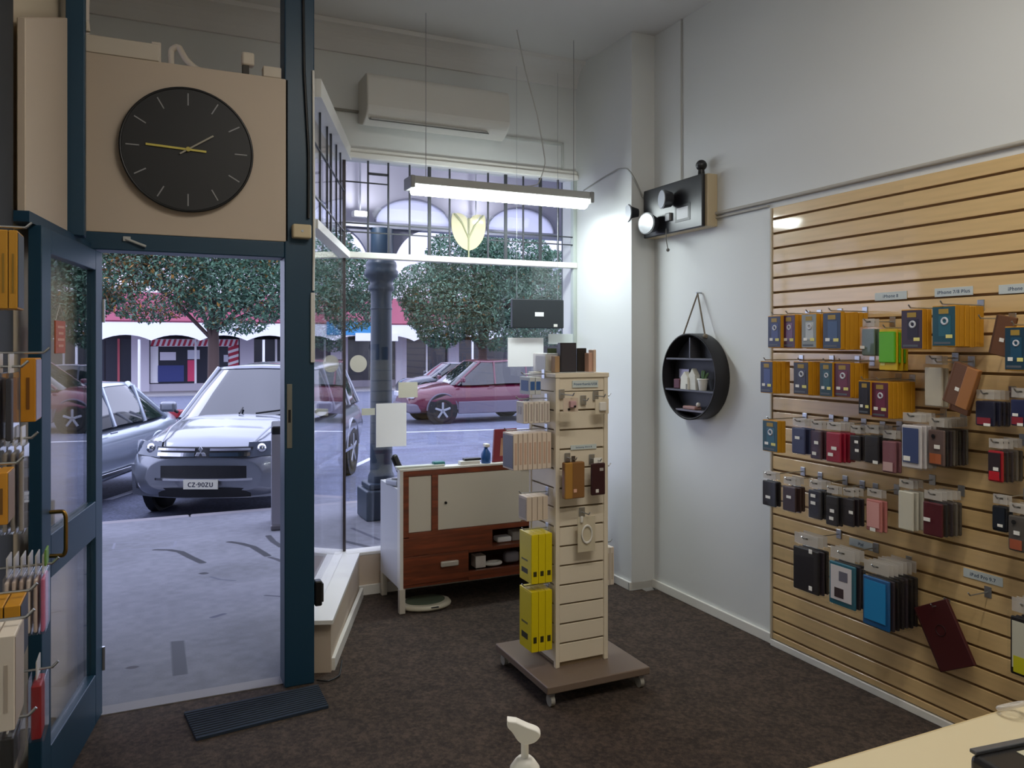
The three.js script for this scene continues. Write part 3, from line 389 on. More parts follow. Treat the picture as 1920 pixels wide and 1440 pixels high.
// ---------------------------------------------------------------- buildings across the street
{
  const BZ = -42, G = -0.62, X = (px) => onZ(px, 640, BZ).x, t = thing('shop_building', 'pale row of shops across the street with a white veranda fascia', 'building', [0, G, BZ]);
  const pale = M('#c9c4cf', 0.8), dk = M('#2a2b36', 0.2), white = M('#f0eff2', 0.7);
  part('wall', merged([bx(X(100), X(1150), 3.0, 8.5, -3, 0)]), M('#ece8ea', 0.8), t);
  part('back_wall', bx(X(100), X(1150), 0, 3.0, -3, -2.6), M('#4a4650', 0.8), t);
  const piers = [[100, 120], [246, 280], [450, 476], [560, 580], [640, 652], [742, 762], [840, 860], [960, 980]];
  for (const [a, b] of piers) part('pier', bx(X(a), X(b), 0, 3.0, -0.4, 0.05), pale, t);
  const wins = [[120, 195], [198, 246], [280, 450], [476, 560], [580, 640], [652, 742], [762, 840], [860, 960]];
  for (const [a, b] of wins) { const w = part('shop_window', bx(X(a), X(b), 0.35, 2.55, -0.25, -0.2), dk, t); part('stall_riser', bx(X(a), X(b), 0, 0.35, -0.25, -0.05), M(a === 280 ? '#b8b3be' : '#8d8894', 0.7), w); part('mullion', bx((X(a) + X(b)) / 2 - 0.05, (X(a) + X(b)) / 2 + 0.05, 0.35, 2.55, -0.2, -0.12), a < 250 ? M('#b0525c', 0.6) : white, w); }
  // striped red and white border round the barber-style window
  const red = M('#b8344c', 0.6), x0 = X(282), x1 = X(448), cnt = 17;
  for (let i = 0; i < cnt; i++) { const w = (x1 - x0) / cnt, sh = new THREE.Shape([[0, 0], [w * 0.5, 0], [w * 0.95, 0.32], [w * 0.45, 0.32]].map(([a, b]) => new THREE.Vector2(a, b))), g = new THREE.ExtrudeGeometry(sh, { depth: 0.02, bevelEnabled: false }); g.translate(x0 + i * w, 2.2, -0.18); part('stripe', g, red, t); }
  for (let i = 0; i < 5; i++) { const sh = new THREE.Shape([[0, 0], [0.5, 0.16], [0.5, 0.32], [0, 0.16]].map(([a, b]) => new THREE.Vector2(a, b))), g = new THREE.ExtrudeGeometry(sh, { depth: 0.02, bevelEnabled: false }); g.translate(x1 - 0.5, 0.75 + i * 0.3, -0.18); part('stripe', g, red, t); }
  part('border', merged([bx(x0, x1, 2.18, 2.54, -0.2, -0.185), bx(x0, x0 + 0.35, 0.4, 2.2, -0.2, -0.185), bx(x1 - 0.5, x1, 0.7, 2.2, -0.2, -0.185)]), white, t);
  for (const [a, b, y0, y1, c] of [[296, 345, 0.45, 1.25, '#36407e'], [352, 366, 0.45, 1.5, '#d8446c'], [300, 330, 1.5, 1.9, '#d5d2e0'], [352, 375, 1.55, 2.0, '#c9cbd8'], [420, 430, 1.4, 1.75, '#c9cbd8']]) part('poster', bx(X(a), X(b), y0, y1, -0.19, -0.16), M(c, 0.6), t);
  // veranda: fascia with scalloped lower edge, maroon roof, blue sign
  const vz = 3.0; for (let i = 0, w = 2.05, a = X(100); a + i * w < X(1150); i++) { const sh = new THREE.Shape(), q = a + i * w; sh.moveTo(q, 3.35); sh.lineTo(q, 2.45); sh.quadraticCurveTo(q + w / 2, 2.95, q + w, 2.45); sh.lineTo(q + w, 3.35); sh.closePath(); const g = new THREE.ExtrudeGeometry(sh, { depth: 0.06, bevelEnabled: false, curveSegments: 8 }); g.translate(0, 0, vz); part('fascia', g, white, t); }
  const rf = new THREE.BoxGeometry(X(1150) - X(100), 0.08, 3.5); rf.rotateX(Math.atan2(1.45, 3.1)); rf.translate((X(100) + X(1150)) / 2, 4.05, 1.5); part('veranda_roof', rf, M('#8e4256', 0.8), t);
  part('fascia_sign', bx(X(590), X(700), 2.75, 3.4, 3.05, 3.12), M('#2f86b8', 0.6), t); part('fascia_sign', bx(X(640), X(715), 2.45, 2.85, 3.1, 3.16), white, t);
  for (const px of [262, 480, 700, 850]) part('veranda_post', cyl(0.06, 0.06, 2.5, 10), white, t, [X(px), 1.25, 2.9]);
  for (let i = 0; i < 9; i++) { const a = X(140 + i * 110); const w = part('upper_window', bx(a, a + 1.1, 5.4, 7.2, -0.05, 0.06), M('#9aa0ae', 0.3), t); part('frame', merged([bx(a - 0.1, a + 1.2, 7.2, 7.32, 0, 0.1), bx(a - 0.1, a + 1.2, 5.28, 5.4, 0, 0.1), bx(a + 0.52, a + 0.58, 5.4, 7.2, 0, 0.09)]), white, w); }
}
// ---------------------------------------------------------------- lights of the room
function batten(label, x, y, z, turn, len, color, power, glow, drop) {
  const t = thing('batten_light', label, 'light', [x, y, z], turn);
  part('housing', rb(len, 0.05, 0.13, 0.008), M('#b8b8b4', 0.5), t, [0, 0.06, 0]);
  for (const s of [-1, 1]) part('end_cap', rb(0.03, 0.075, 0.15, 0.008), M('#9a9a98', 0.5), t, [s * (len / 2 + 0.005), 0.048, 0]);
  const sh = new THREE.Shape(); sh.moveTo(-0.055, 0.034); sh.bezierCurveTo(-0.06, -0.005, -0.035, -0.022, 0, -0.022); sh.bezierCurveTo(0.035, -0.022, 0.06, -0.005, 0.055, 0.034); sh.closePath();
  const g = new THREE.ExtrudeGeometry(sh, { depth: len - 0.03, bevelEnabled: false, curveSegments: 8 }); g.rotateY(Math.PI / 2); g.translate(-(len - 0.03) / 2, 0, 0);
  part('diffuser', g, new THREE.MeshStandardMaterial({ color: '#ffffff', emissive: color, emissiveIntensity: glow, roughness: 0.5 }), t);
  for (const s of [-1, 1]) { part('suspension_wire', bar([s * len * 0.42, 0.085, 0], [s * len * 0.42, drop, 0], 0.0022), M('#9a9a9c', 0.4), t); }
  const l = new THREE.RectAreaLight(color, power, len - 0.05, 0.1); l.position.set(0, -0.03, 0); l.rotation.x = -Math.PI / 2; l.castShadow = true; t.add(l);
  return t;
}
{
  const b = batten('long fluorescent batten light hanging in front of the shop window', 2.08, 2.545, -4.64, 0, 1.24, new THREE.Color(0.9, 1.0, 1.0), 30, 20, CEIL - 2.545);
  part('flex_cable', tube([[0.1, 0.085, 0], [0.24, 0.11, 0.02], [0.29, 0.26, 0.03], [0.24, 0.55, 0.02], [0.16, 0.85, 0], [0.1, CEIL - 2.545, 0]], 0.004, 40, 6), M('#c9c7c2', 0.5), b);
  const w = new THREE.Color(1.0, 0.94, 0.84);
  batten('warm batten light on the ceiling above the sales counter', 1.4, 3.56, -1.45, 0, 1.24, w, 46, 10, 0.088);
  batten('warm batten light on the ceiling behind the counter', 1.4, 3.56, -0.5, 0, 1.24, w, 46, 10, 0.088);
}
// ---------------------------------------------------------------- air conditioner and wall services
{
  const t = thing('air_conditioner', 'white split air conditioner on the front wall above the window', 'air conditioner', [1.74, 3.02, ZF]);
  const sh = new THREE.Shape(); sh.moveTo(0, 0.03); sh.lineTo(0.1, 0); sh.quadraticCurveTo(0.2, 0.02, 0.225, 0.09); sh.lineTo(0.215, 0.26); sh.quadraticCurveTo(0.21, 0.29, 0.18, 0.292); sh.lineTo(0, 0.292); sh.closePath();
  const g = new THREE.ExtrudeGeometry(sh, { depth: 0.96, bevelEnabled: true, bevelSize: 0.008, bevelThickness: 0.012, bevelSegments: 2, curveSegments: 8 }); g.rotateY(-Math.PI / 2); g.translate(0.48, 0, 0.004); part('casing', g, M('#dedcd6', 0.4), t);
  const fl = rb(0.8, 0.008, 0.075, 0.003); fl.rotateX(0.68); part('louvre', fl, M('#c9cac6', 0.4), t, [-0.06, 0.036, 0.172]);
  part('front_seam', bx(-0.47, 0.47, 0.088, 0.091, 0.224, 0.23), M('#a8a8a4', 0.5), t);
  part('outlet_slot', (() => { const q = rb(0.82, 0.004, 0.085, 0.002); q.rotateX(0.68); return q; })(), M('#9a9d9b', 0.6), t, [-0.06, 0.03, 0.168]);
  single('ac_pipe_duct', merged([rbx(2.235, 2.76, 3.06, 3.08, ZF, ZF + 0.018, 0.004), rbx(2.745, 2.765, 2.86, 3.08, ZF, ZF + 0.018, 0.004)]), M('#c9ccc8', 0.5), 'thin grey conduit beside the air conditioner running down to the window head', 'conduit');
  single('ac_power_lead', tube([[1.25, 3.12, ZF + 0.01], [1.12, 3.12, ZF + 0.012], [1.02, 3.12, ZF + 0.012], [1.0, 3.05, ZF + 0.012]], 0.009, 24, 8), M('#8d8a82', 0.6), 'short grey cable left of the air conditioner', 'cable');
}
{ // emergency light with its heads, on the right wall
  const t = thing('emergency_light', 'black emergency light unit with lamp heads on the right wall', 'emergency light', [XR, 2.3, -4.03]);
  part('casing', rbx(-0.075, -0.001, 0, 0.31, -0.3, 0.32, 0.006), M('#c8b695', 0.5), t); part('front_panel', rbx(-0.1, -0.075, 0.0, 0.31, -0.3, 0.3, 0.006), M('#26272c', 0.3), t);
  const head = (y, z, yaw, r) => { const h = new THREE.Group(); h.name = 'lamp_head'; h.position.set(-0.15, y, z); h.rotation.set(0, yaw, 0); t.add(h); const s = cyl(r, r * 0.75, 0.06, 24); s.rotateX(Math.PI / 2); part('shell', s, M('#3a3c42', 0.3), h); const l = cyl(r * 0.9, r * 0.9, 0.008, 24); l.rotateX(Math.PI / 2); part('lens', l, M('#c9ced2', 0.15), h, [0, 0, 0.03]); part('arm', bar([0, 0, -0.02], [0.06 * Math.cos(yaw), 0, 0.06 * Math.sin(yaw) - 0.01], 0.012), MAT.black, h); };
  head(0.2, 0.02, -1.8, 0.06); head(0.17, -0.36, -1.7, 0.06); head(0.075, -0.16, -1.35, 0.07);
  part('label', rbx(-0.103, -0.1, 0.07, 0.14, 0.06, 0.17, 0.001), M('#e8eaec', 0.5), t); part('label_frame', rbx(-0.102, -0.1, 0.055, 0.16, 0.04, 0.19, 0.001), MAT.black, t);
  part('switch', rb(0.02, 0.05, 0.05, 0.006), M('#8b8c90', 0.4), t, [-0.107, 0.1, -0.02]);
  part('pull_cord', tube([[-0.11, 0.03, -0.04], [-0.112, -0.04, -0.035], [-0.11, -0.1, -0.02]], 0.003, 12, 6), M('#6c6a66', 0.6), t); part('cord_pull', new THREE.SphereGeometry(0.011, 10, 8), M('#6c6a66', 0.6), t, [-0.11, -0.105, -0.02]);
  const dome = thing('security_camera', 'small black dome camera on top of the emergency light', 'camera', [XR - 0.05, 2.61, -3.8]);
  part('mount', cyl(0.018, 0.022, 0.04, 16), MAT.black, dome, [0, 0.02, 0]); part('ball', new THREE.SphereGeometry(0.033, 20, 16), M('#1a1a1c', 0.35), dome, [0, 0.065, 0]); part('eye', new THREE.SphereGeometry(0.014, 12, 10), M('#3a3d44', 0.1), dome, [-0.024, 0.066, 0.01]);
  single('surface_conduit', merged([bar([XR - 0.012, 2.377, -3.72], [XR - 0.012, 2.377, -0.2], 0.01), bar([XR - 0.011, 2.352, -3.72], [XR - 0.011, 2.352, -3.28], 0.007)]), M('#b5b0a6', 0.5), 'grey conduit running along the right wall above the slatwall', 'conduit');
  single('ceiling_conduit', bar([XR - 0.008, 2.6, -4.05], [XR - 0.008, CEIL - 0.002, -4.05], 0.005), M('#bdbcb8', 0.5), 'thin conduit rising from the emergency light to the ceiling', 'conduit');
  single('corner_cable', tube([[2.862, 2.72, -4.96], [2.862, 2.76, -4.7], [2.86, 2.78, -4.5], [2.855, 2.76, -4.38], [2.86, 2.72, -4.335], [2.9, 2.66, -4.335], [2.95, 2.57, -4.335]], 0.005, 40, 6), M('#a9a8a4', 0.5), 'thin cable looping over the wall pier to the emergency light', 'cable');
}
{ // the wall clock
  const c = onZ(352, 284, -3.79), t = thing('wall_clock', 'large round black wall clock with white ticks and yellow hands', 'clock', [c.x, c.y, -3.788]);
  const g = cyl(0.272, 0.272, 0.03, 72); g.rotateX(Math.PI / 2); part('face', g, M('#202022', 0.5), t, [0, 0, 0.017]);
  part('rim', new THREE.TorusGeometry(0.27, 0.006, 8, 72), M('#17171a', 0.3), t, [0, 0, 0.03]);
  for (let k = 0; k < 12; k++) { const b = bx(-0.0025, 0.0025, 0.195, 0.248, 0.032, 0.034); b.rotateZ(-k * Math.PI / 6); part('tick', b, M('#9a9a9c', 0.5), t); }
  const hand = (a, l, back, w, m, z) => { const b = bx(-w, w, -back, l, z, z + 0.003); b.rotateZ(a); return part('hand', b, m, t); };
  hand(1.53, 0.17, 0.075, 0.0045, M('#d8c95a', 0.4), 0.036); hand(-0.98, 0.125, 0.04, 0.0035, M('#a8a292', 0.5), 0.04);
  const hub = cyl(0.01, 0.01, 0.012, 16); hub.rotateX(Math.PI / 2); part('hub', hub, M('#c9b957', 0.4), t, [0, 0, 0.04]);
}
{ // odds and ends on top of the clock panel
  const y = 2.848, z = -3.83, at = (px, py) => onZ(px, py, z), W = M('#d8cdbd', 0.55), put = (name, label, cat, px0, px1, h, d = 0.06, zz = z) => { const a = onZ(px0, 130, zz), b = onZ(px1, 130, zz); return single(name, rbx(a.x, b.x, 0, h, -d / 2, d / 2, 0.005), W, label, cat, [0, y, zz]); };
  put('cable_trunking', 'white trunking lying on the left end of the clock panel', 'trunking', 150, 298, 0.075, 0.07, -3.83);
  put('junction_box', 'small white box standing behind the trunking on the clock panel', 'box', 284, 302, 0.13, 0.05, -3.95);
  single('pipe_elbow', tube([[0.1, y + 0.015, -3.93], [0.1, y + 0.1, -3.93], [0.13, y + 0.12, -3.92], [0.16, y + 0.06, -3.9], [0.22, y + 0.018, -3.9], [0.5, y + 0.016, -3.9]], 0.014, 60, 10), W, 'bent white conduit pipe running over the clock panel', 'pipe');
  { const p = at(464, 118), s = thing('sensor', 'small white motion sensor on the right of the clock panel top', 'sensor', [p.x, y, -3.82]); part('body', rb(0.055, 0.06, 0.05, 0.01), W, s, [0, 0.07, 0]); part('bracket', rb(0.03, 0.045, 0.03, 0.004), M('#3c3934', 0.6), s, [-0.01, 0.022, 0]); }
  put('terminal_box', 'low white box beside the teal post on the clock panel', 'box', 492, 526, 0.05);
  single('conduit_stub', tube([[-0.33, 2.97, -3.72], [-0.28, 2.985, -3.76], [-0.235, 2.97, -3.79], [-0.23, 2.93, -3.79]], 0.012, 20, 8), W, 'short white pipe poking past the left post', 'pipe');
  // right post: box, cords, striker, stop
  const jb = thing('power_box', 'cream junction box on the teal post right of the clock', 'box', [0.655, 2.1, -3.79]); part('body', rb(0.085, 0.065, 0.05, 0.008), M('#d9c8a4', 0.5), jb, [0, 0.033, 0.025]); part('screw', cyl(0.006, 0.006, 0.004, 10), MAT.steel, jb, [0, 0.033, 0.051], [Math.PI / 2, 0, 0]);
  single('bell_wire', tube([[0.712, 2.9, -3.782], [0.714, 2.6, -3.78], [0.716, 2.12, -3.78], [0.714, 1.95, -3.782], [0.713, 1.86, -3.782]], 0.006, 60, 6), MAT.white, 'white cord hanging down the teal post', 'cord');
  single('power_lead', tube([[0.665, 3.3, -3.782], [0.67, 2.9, -3.78], [0.68, 2.7, -3.78], [0.69, 2.5, -3.78], [0.69, 2.2, -3.78]], 0.007, 50, 6), MAT.black, 'black cable running down the upper teal post', 'cable');
  single('conduit_cover', rbx(0.7, 0.72, 1.52, 1.85, -3.79, -3.775, 0.004), MAT.white, 'white cable cover on the edge of the teal post', 'conduit');
  const st = thing('strike_plate', 'tarnished metal strike plate on the teal door post', 'strike plate', [0.604, 1.12, -3.79]); part('plate', rb(0.024, 0.3, 0.004, 0.001), M('#8f8d84', 0.4, { metalness: 0.7 }), st, [0, 0.15, 0.002]); part('slot', rb(0.012, 0.06, 0.002, 0.0006), MAT.black, st, [0, 0.15, 0.0045]);
  const stop = thing('door_chime', 'black plastic door sensor low on the teal post', 'sensor', [0.722, 0.36, -3.815]); part('body', rb(0.035, 0.12, 0.05, 0.008), MAT.black, stop, [0.018, 0.06, 0]); part('cap', rb(0.01, 0.09, 0.03, 0.004), M('#3a3b3c', 0.4), stop, [0.039, 0.06, 0]);
  single('floor_wire', tube([[0.73, 0.012, -3.79], [0.78, 0.01, -3.76], [0.84, 0.012, -3.8], [0.87, 0.05, -3.88]], 0.004, 24, 6), MAT.black, 'thin black wire at the foot of the teal post', 'wire');
  const latch = thing('door_closer_arm', 'small white latch bracket under the clock panel', 'bracket', [-0.04, 2.03, -3.788]); part('arm', bar([-0.045, 0.03, 0.008], [0.035, 0.0, 0.012], 0.006), M('#c4c6c4', 0.4), latch); part('plate', rb(0.03, 0.02, 0.008, 0.002), M('#c4c6c4', 0.4), latch, [-0.04, 0.03, 0.005]);
}
{ // doormat
  const q = [[345, 1340], [596, 1288], [616, 1328], [368, 1390]].map(([a, b]) => onY(a, b, 0)), t = thing('doormat', 'dark blue-grey ribbed doormat inside the doorway', 'mat', [0, 0, 0]);
  part('mat', poly(q.map((p) => [p.x, p.z]), 0.001, 0.012), M('#2a3646', 0.95), t);
  const A = q[0], B = q[1], C = q[3]; for (let i = 1; i < 12; i++) { const k = i / 12, a = A.clone().lerp(C, k), b = B.clone().lerp(q[2], k); part('rib', bar([a.x, 0.012, a.z], [b.x, 0.012, b.z], 0.003, 5), M('#242830', 0.95), t); }
}
// ---------------------------------------------------------------- round wall shelf
{
  const c = [XR, 1.414, -3.86], R = 0.26, D = 0.1, t = thing('round_wall_shelf', 'round black wall shelf hanging from a rope on the right wall', 'shelf', c);
  const ring = new THREE.LatheGeometry([[R - 0.012, 0], [R, 0], [R, D], [R - 0.012, D], [R - 0.012, 0]].map(([r, y]) => new THREE.Vector2(r, y)), 64); ring.rotateZ(Math.PI / 2); ring.translate(-0.004, 0, 0); part('hoop', ring, M('#1d1c20', 0.4), t);
  const back = cyl(R - 0.01, R - 0.01, 0.006, 64); back.rotateZ(Math.PI / 2); part('back_panel', back, M('#3c3d43', 0.5), t, [-0.008, 0, 0]);
  const brd = (y, h) => { const w = Math.sqrt((R - 0.013) ** 2 - y * y); return part('shelf_board', rbx(-D, -0.012, y - 0.006, y + 0.006, -w, w, 0.002), M('#4a4a52', 0.4), t); };
  brd(0.105); brd(-0.085); part('divider', rbx(-D + 0.01, -0.012, 0.111, 0.235, -0.006, 0.006, 0.002), M('#4a4a52', 0.4), t); part('lower_ledge', rbx(-D + 0.01, -0.012, -0.212, -0.2, -0.14, 0.14, 0.002), M('#6a6670', 0.4), t);
  const rope = M('#7c7264', 0.9); part('rope', merged([bar([-0.03, 0.5, 0], [-0.06, 0.235, -0.11], 0.005), bar([-0.03, 0.5, 0], [-0.06, 0.235, 0.11], 0.005)]), rope, t);
  part('rope_knot', new THREE.SphereGeometry(0.014, 10, 8), rope, t, [-0.06, 0.24, -0.11]); part('rope_knot', new THREE.SphereGeometry(0.016, 10, 8), rope, t, [-0.06, 0.24, 0.11]); part('nail', bar([-0.04, 0.505, 0], [-0.001, 0.505, 0], 0.005), MAT.steel, t);
  const sy = c[1] - 0.079; // on the lower board
  const h = thing('fabric_house', 'cream knitted house ornament on the round shelf', 'ornament', [XR - 0.06, sy, -3.88], -Math.PI / 2);
  const house = (x, w, hh, z) => { const s = new THREE.Shape([[-w, 0], [w, 0], [w * 0.85, hh * 0.7], [0, hh], [-w * 0.85, hh * 0.7]].map(([a, b]) => new THREE.Vector2(a, b))), g = new THREE.ExtrudeGeometry(s, { depth: 0.03, bevelEnabled: true, bevelSize: 0.004, bevelThickness: 0.004, bevelSegments: 2 }); g.translate(x, 0.002, z); return g; };
  part('front_house', house(-0.03, 0.035, 0.1, 0), M('#d9d6cc', 0.9), h); part('rear_house', house(0.03, 0.032, 0.12, -0.012), M('#cfcdc4', 0.9), h); part('doorway', rb(0.016, 0.032, 0.004, 0.002), M('#8a8780', 0.9), h, [-0.005, 0.018, 0.033]);
  const pot = thing('potted_plant', 'tiny green plant in a white pot on the round shelf', 'plant', [XR - 0.07, sy, -3.76]); part('pot', new THREE.LatheGeometry([[0.0, 0], [0.022, 0], [0.03, 0.062], [0.034, 0.063], [0.034, 0.07], [0.027, 0.07], [0.024, 0.055], [0, 0.055]].map(([r, y]) => new THREE.Vector2(r, y)), 24), MAT.white, pot);
  for (let i = 0; i < 9; i++) { const g = new THREE.SphereGeometry(0.012, 6, 5); g.scale(0.35, 2.6, 0.8); g.translate(0, 0.03, 0); g.rotateX(rr(-0.7, 0.7)); g.rotateY(rr(0, 6)); part('leaf', g, M(i % 2 ? '#3d5c3a' : '#56734c', 0.6), pot, [0, 0.058, 0]); }
  single('trinket_box', rb(0.06, 0.06, 0.06, 0.006), M('#54222f', 0.5), 'dark maroon cube on the left of the round shelf', 'box', [XR - 0.06, sy + 0.031, -3.99]);
  single('glass_frame', rbx(-0.003, 0.003, 0, 0.12, -0.05, 0.05, 0.002), M('#8f8a98', 0.2, { metalness: 0.3 }), 'small silver frame behind the maroon cube on the round shelf', 'frame', [XR - 0.03, sy + 0.001, -3.99]);
  const tr = thing('pink_trinket', 'small pinkish trinket on the lowest ledge of the round shelf', 'trinket', [XR - 0.065, c[1] - 0.2, -3.87]); part('base', rb(0.05, 0.02, 0.12, 0.006), M('#a07a74', 0.6), tr, [0, 0.011, 0]); part('stone', new THREE.SphereGeometry(0.014, 10, 8), M('#cfc9c2', 0.5), tr, [0, 0.033, 0.06]);
}
// ---------------------------------------------------------------- white-and-timber cabinet under the window
{
  const X0 = 1.366, X1 = 2.62, ZA = -4.546, ZB2 = -4.98, t = thing('sideboard_cabinet', 'low timber and cream cabinet with a white end under the window', 'cabinet', [X0, 0, ZA]);
  const w = X1 - X0, d = ZA - ZB2, C = M('#d9d3c4', 0.45), Wd = MAT.wood, wd = (g) => uvMetres(g, 1.2);
  part('end_panel', rbx(0, 0.018, 0.145, 0.736, -d, 0, 0.003), M('#d4d6dc', 0.4), t); part('end_panel', rbx(w - 0.018, w, 0.145, 0.736, -d, 0, 0.003), M('#d4d6dc', 0.4), t);
  part('rear_top', rbx(0.018, w - 0.018, 0.718, 0.736, -d, -0.05, 0.003), MAT.white, t); part('base_board', rbx(0.018, w - 0.018, 0.145, 0.165, -d, -0.01, 0.003), Wd, t); part('back_board', rbx(0.018, w - 0.018, 0.165, 0.718, -d, -d + 0.012, 0.002), M('#4a3428', 0.8), t);
  part('front_edge', rbx(-0.002, 0.02, 0.145, 0.85, -0.05, 0.004, 0.003), MAT.white, t); part('counter_strip', rbx(-0.004, w + 0.004, 0.848, 0.862, -0.075, 0.006, 0.003), MAT.white, t);
  const fr = part('face_frame', merged([rbx(0.02, w - 0.02, 0.815, 0.848, -0.05, 0.0, 0.002), rbx(0.02, 0.055, 0.45, 0.815, -0.05, 0, 0.002), rbx(0.2, 0.24, 0.47, 0.815, -0.05, 0, 0.002), rbx(0.055, w - 0.02, 0.445, 0.475, -0.05, 0, 0.002)].map(wd)), Wd, t);
  part('side_panel', rbx(0.056, 0.199, 0.476, 0.813, -0.03, -0.008, 0.003), C, t);
  const dr = part('sliding_door', rbx(0.242, 0.8, 0.476, 0.813, -0.028, -0.006, 0.003), C, t); { const k = cyl(0.008, 0.008, 0.012, 14); k.rotateX(Math.PI / 2); part('lock', k, MAT.black, dr, [0.29, 0.64, -0.002]); }
  part('sliding_door', rbx(0.79, w - 0.022, 0.476, 0.813, -0.045, -0.03, 0.003), C, t);
  // timber lower front: two openings at the right over a long drawer rail
  part('upper_front', wd(rbx(0.02, 0.6, 0.335, 0.445, -0.03, 0.0, 0.002)), Wd, t); const dw = part('drawer_front', wd(rbx(0.02, 0.44, 0.165, 0.333, -0.03, 0.0, 0.003)), Wd, t); part('pull', rb(0.115, 0.034, 0.022, 0.008), M('#cfcac0', 0.35, { metalness: 0.3 }), dw, [0.31, 0.27, 0.012]);
  part('lower_rail', wd(rbx(0.44, w - 0.02, 0.145, 0.2, -0.03, 0, 0.002)), Wd, t); part('shelf', wd(rbx(0.44, w - 0.02, 0.318, 0.34, -d + 0.02, 0, 0.002)), Wd, t); part('divider', wd(rbx(0.425, 0.44, 0.165, 0.318, -d + 0.02, -0.005, 0.002)), Wd, t); part('divider', wd(rbx(0.585, 0.6, 0.34, 0.445, -d + 0.02, -0.031, 0.002)), Wd, t);
  for (const [x, z] of [[0.012, -0.012], [w - 0.03, -0.012], [0.012, -d + 0.03], [w - 0.03, -d + 0.03]]) part('leg', rbx(x - 0.016, x + 0.02, 0, 0.146, z - 0.018, z + 0.018, 0.004), M('#cfc8bb', 0.5), t);
  // what lies in the openings and on top
  const item = (name, label, cat, px, py, z, g, m, y) => { const p = onZ(px, py, z); return single(name, g, m, label, cat, [p.x, y, z]); };
  item('paper_stack', 'white folded papers in the upper cabinet opening', 'papers', 942, 1005, -4.64, rbx(-0.05, 0.05, 0, 0.035, -0.04, 0.04, 0.012), MAT.paper, 0.342); item('clear_tub', 'small clear tub in the upper cabinet opening', 'tub', 968, 1000, -4.65, rbx(-0.045, 0.045, 0, 0.06, -0.04, 0.04, 0.008), MAT.clearSoft, 0.342);
  item('small_carton', 'white small carton in the lower cabinet opening', 'box', 897, 1056, -4.63, rbx(-0.035, 0.035, 0, 0.075, -0.04, 0.04, 0.003), M('#d9d2cd', 0.6), 0.202); item('cable_bundle', 'white bundled cable in the lower cabinet opening', 'cable', 925, 1055, -4.62, (() => { const g = new THREE.TorusGeometry(0.035, 0.012, 8, 20); g.rotateX(Math.PI / 2); g.scale(1.3, 1, 0.8); g.translate(0, 0.013, 0); return g; })(), MAT.white, 0.202);
  item('grey_packet', 'grey crumpled packet in the lower cabinet opening', 'packet', 958, 1050, -4.64, rbx(-0.05, 0.05, 0, 0.07, -0.03, 0.03, 0.02), M('#7d7880', 0.6), 0.202);
  const desk = thing('desk_phone', 'black and silver desk phone on the back ledge of the cabinet', 'phone', [1.42, 0.736, -4.74], 0.4); part('base', rb(0.13, 0.04, 0.12, 0.012), M('#b9bcc4', 0.35, { metalness: 0.4 }), desk, [0, 0.021, 0]); const hs = part('handset', rb(0.045, 0.16, 0.04, 0.018), MAT.black, desk, [0.01, 0.11, -0.02], [-0.35, 0, 0.25]); part('keypad', rb(0.05, 0.004, 0.06, 0.002), MAT.black, desk, [-0.03, 0.043, 0.02]);
  const frm = thing('photo_frame', 'maroon picture frame leaning on the cabinet top', 'frame', [2.09, 0.864, -4.60], 0.12); const fs = new THREE.Group(); fs.name = 'frame_tilt'; fs.rotation.x = -0.22; frm.add(fs); { const o = new THREE.Shape([[-0.11, 0], [0.07, 0], [0.09, 0.2], [-0.07, 0.2]].map(([a, b]) => new THREE.Vector2(a, b))), hl = new THREE.Path([[-0.06, 0.03], [0.03, 0.03], [0.045, 0.15], [-0.035, 0.15]].map(([a, b]) => new THREE.Vector2(a, b))); o.holes.push(hl); const g = new THREE.ExtrudeGeometry(o, { depth: 0.014, bevelEnabled: true, bevelSize: 0.003, bevelThickness: 0.003, bevelSegments: 1 }); part('border', g, M('#76222c', 0.45), fs); part('picture', bx(-0.055, 0.04, 0.03, 0.15, 0.002, 0.006), M('#b48a6c', 0.6), fs); }
  single('brown_carton', rb(0.13, 0.11, 0.05, 0.004), M('#9a6f45', 0.7), 'brown cardboard box behind the maroon frame on the cabinet', 'box', [2.19, 0.736 + 0.056, -4.68], [0, 0.1, 0]);
  const sp = thing('spray_bottle', 'blue and white spray bottle on the cabinet top', 'bottle', [1.935, 0.862, -4.578]); part('bottle', new THREE.LatheGeometry([[0, 0], [0.03, 0], [0.03, 0.06], [0.012, 0.09], [0.012, 0.1], [0, 0.1]].map(([r, y]) => new THREE.Vector2(r, y)), 20), M('#2d5fa4', 0.35), sp); part('nozzle', rb(0.03, 0.022, 0.05, 0.006), MAT.white, sp, [0, 0.112, 0.008]);
  single('teal_case', rb(0.075, 0.03, 0.05, 0.01), M('#2f7d80', 0.5), 'small teal case on the cabinet top', 'case', [1.62, 0.877, -4.58]); single('white_tray', rb(0.3, 0.014, 0.055, 0.004), M('#d7dcd6', 0.5), 'flat white tray on the cabinet top', 'tray', [1.63, 0.8695, -4.575].map((v, i) => i === 0 ? 1.5 : v)); single('white_carton', rb(0.13, 0.022, 0.05, 0.004), MAT.white, 'flat white carton right of the teal case on the cabinet', 'box', [1.82, 0.8735, -4.575]); single('black_pad', rb(0.11, 0.014, 0.045, 0.004), MAT.black, 'flat black device on the flat white carton', 'device', [1.84, 0.892, -4.58]); single('tissue_pack', rb(0.12, 0.08, 0.055, 0.02), M('#dedad2', 0.7), 'white soft packet next to the spray bottle', 'packet', [2.24, 0.903, -4.585]);
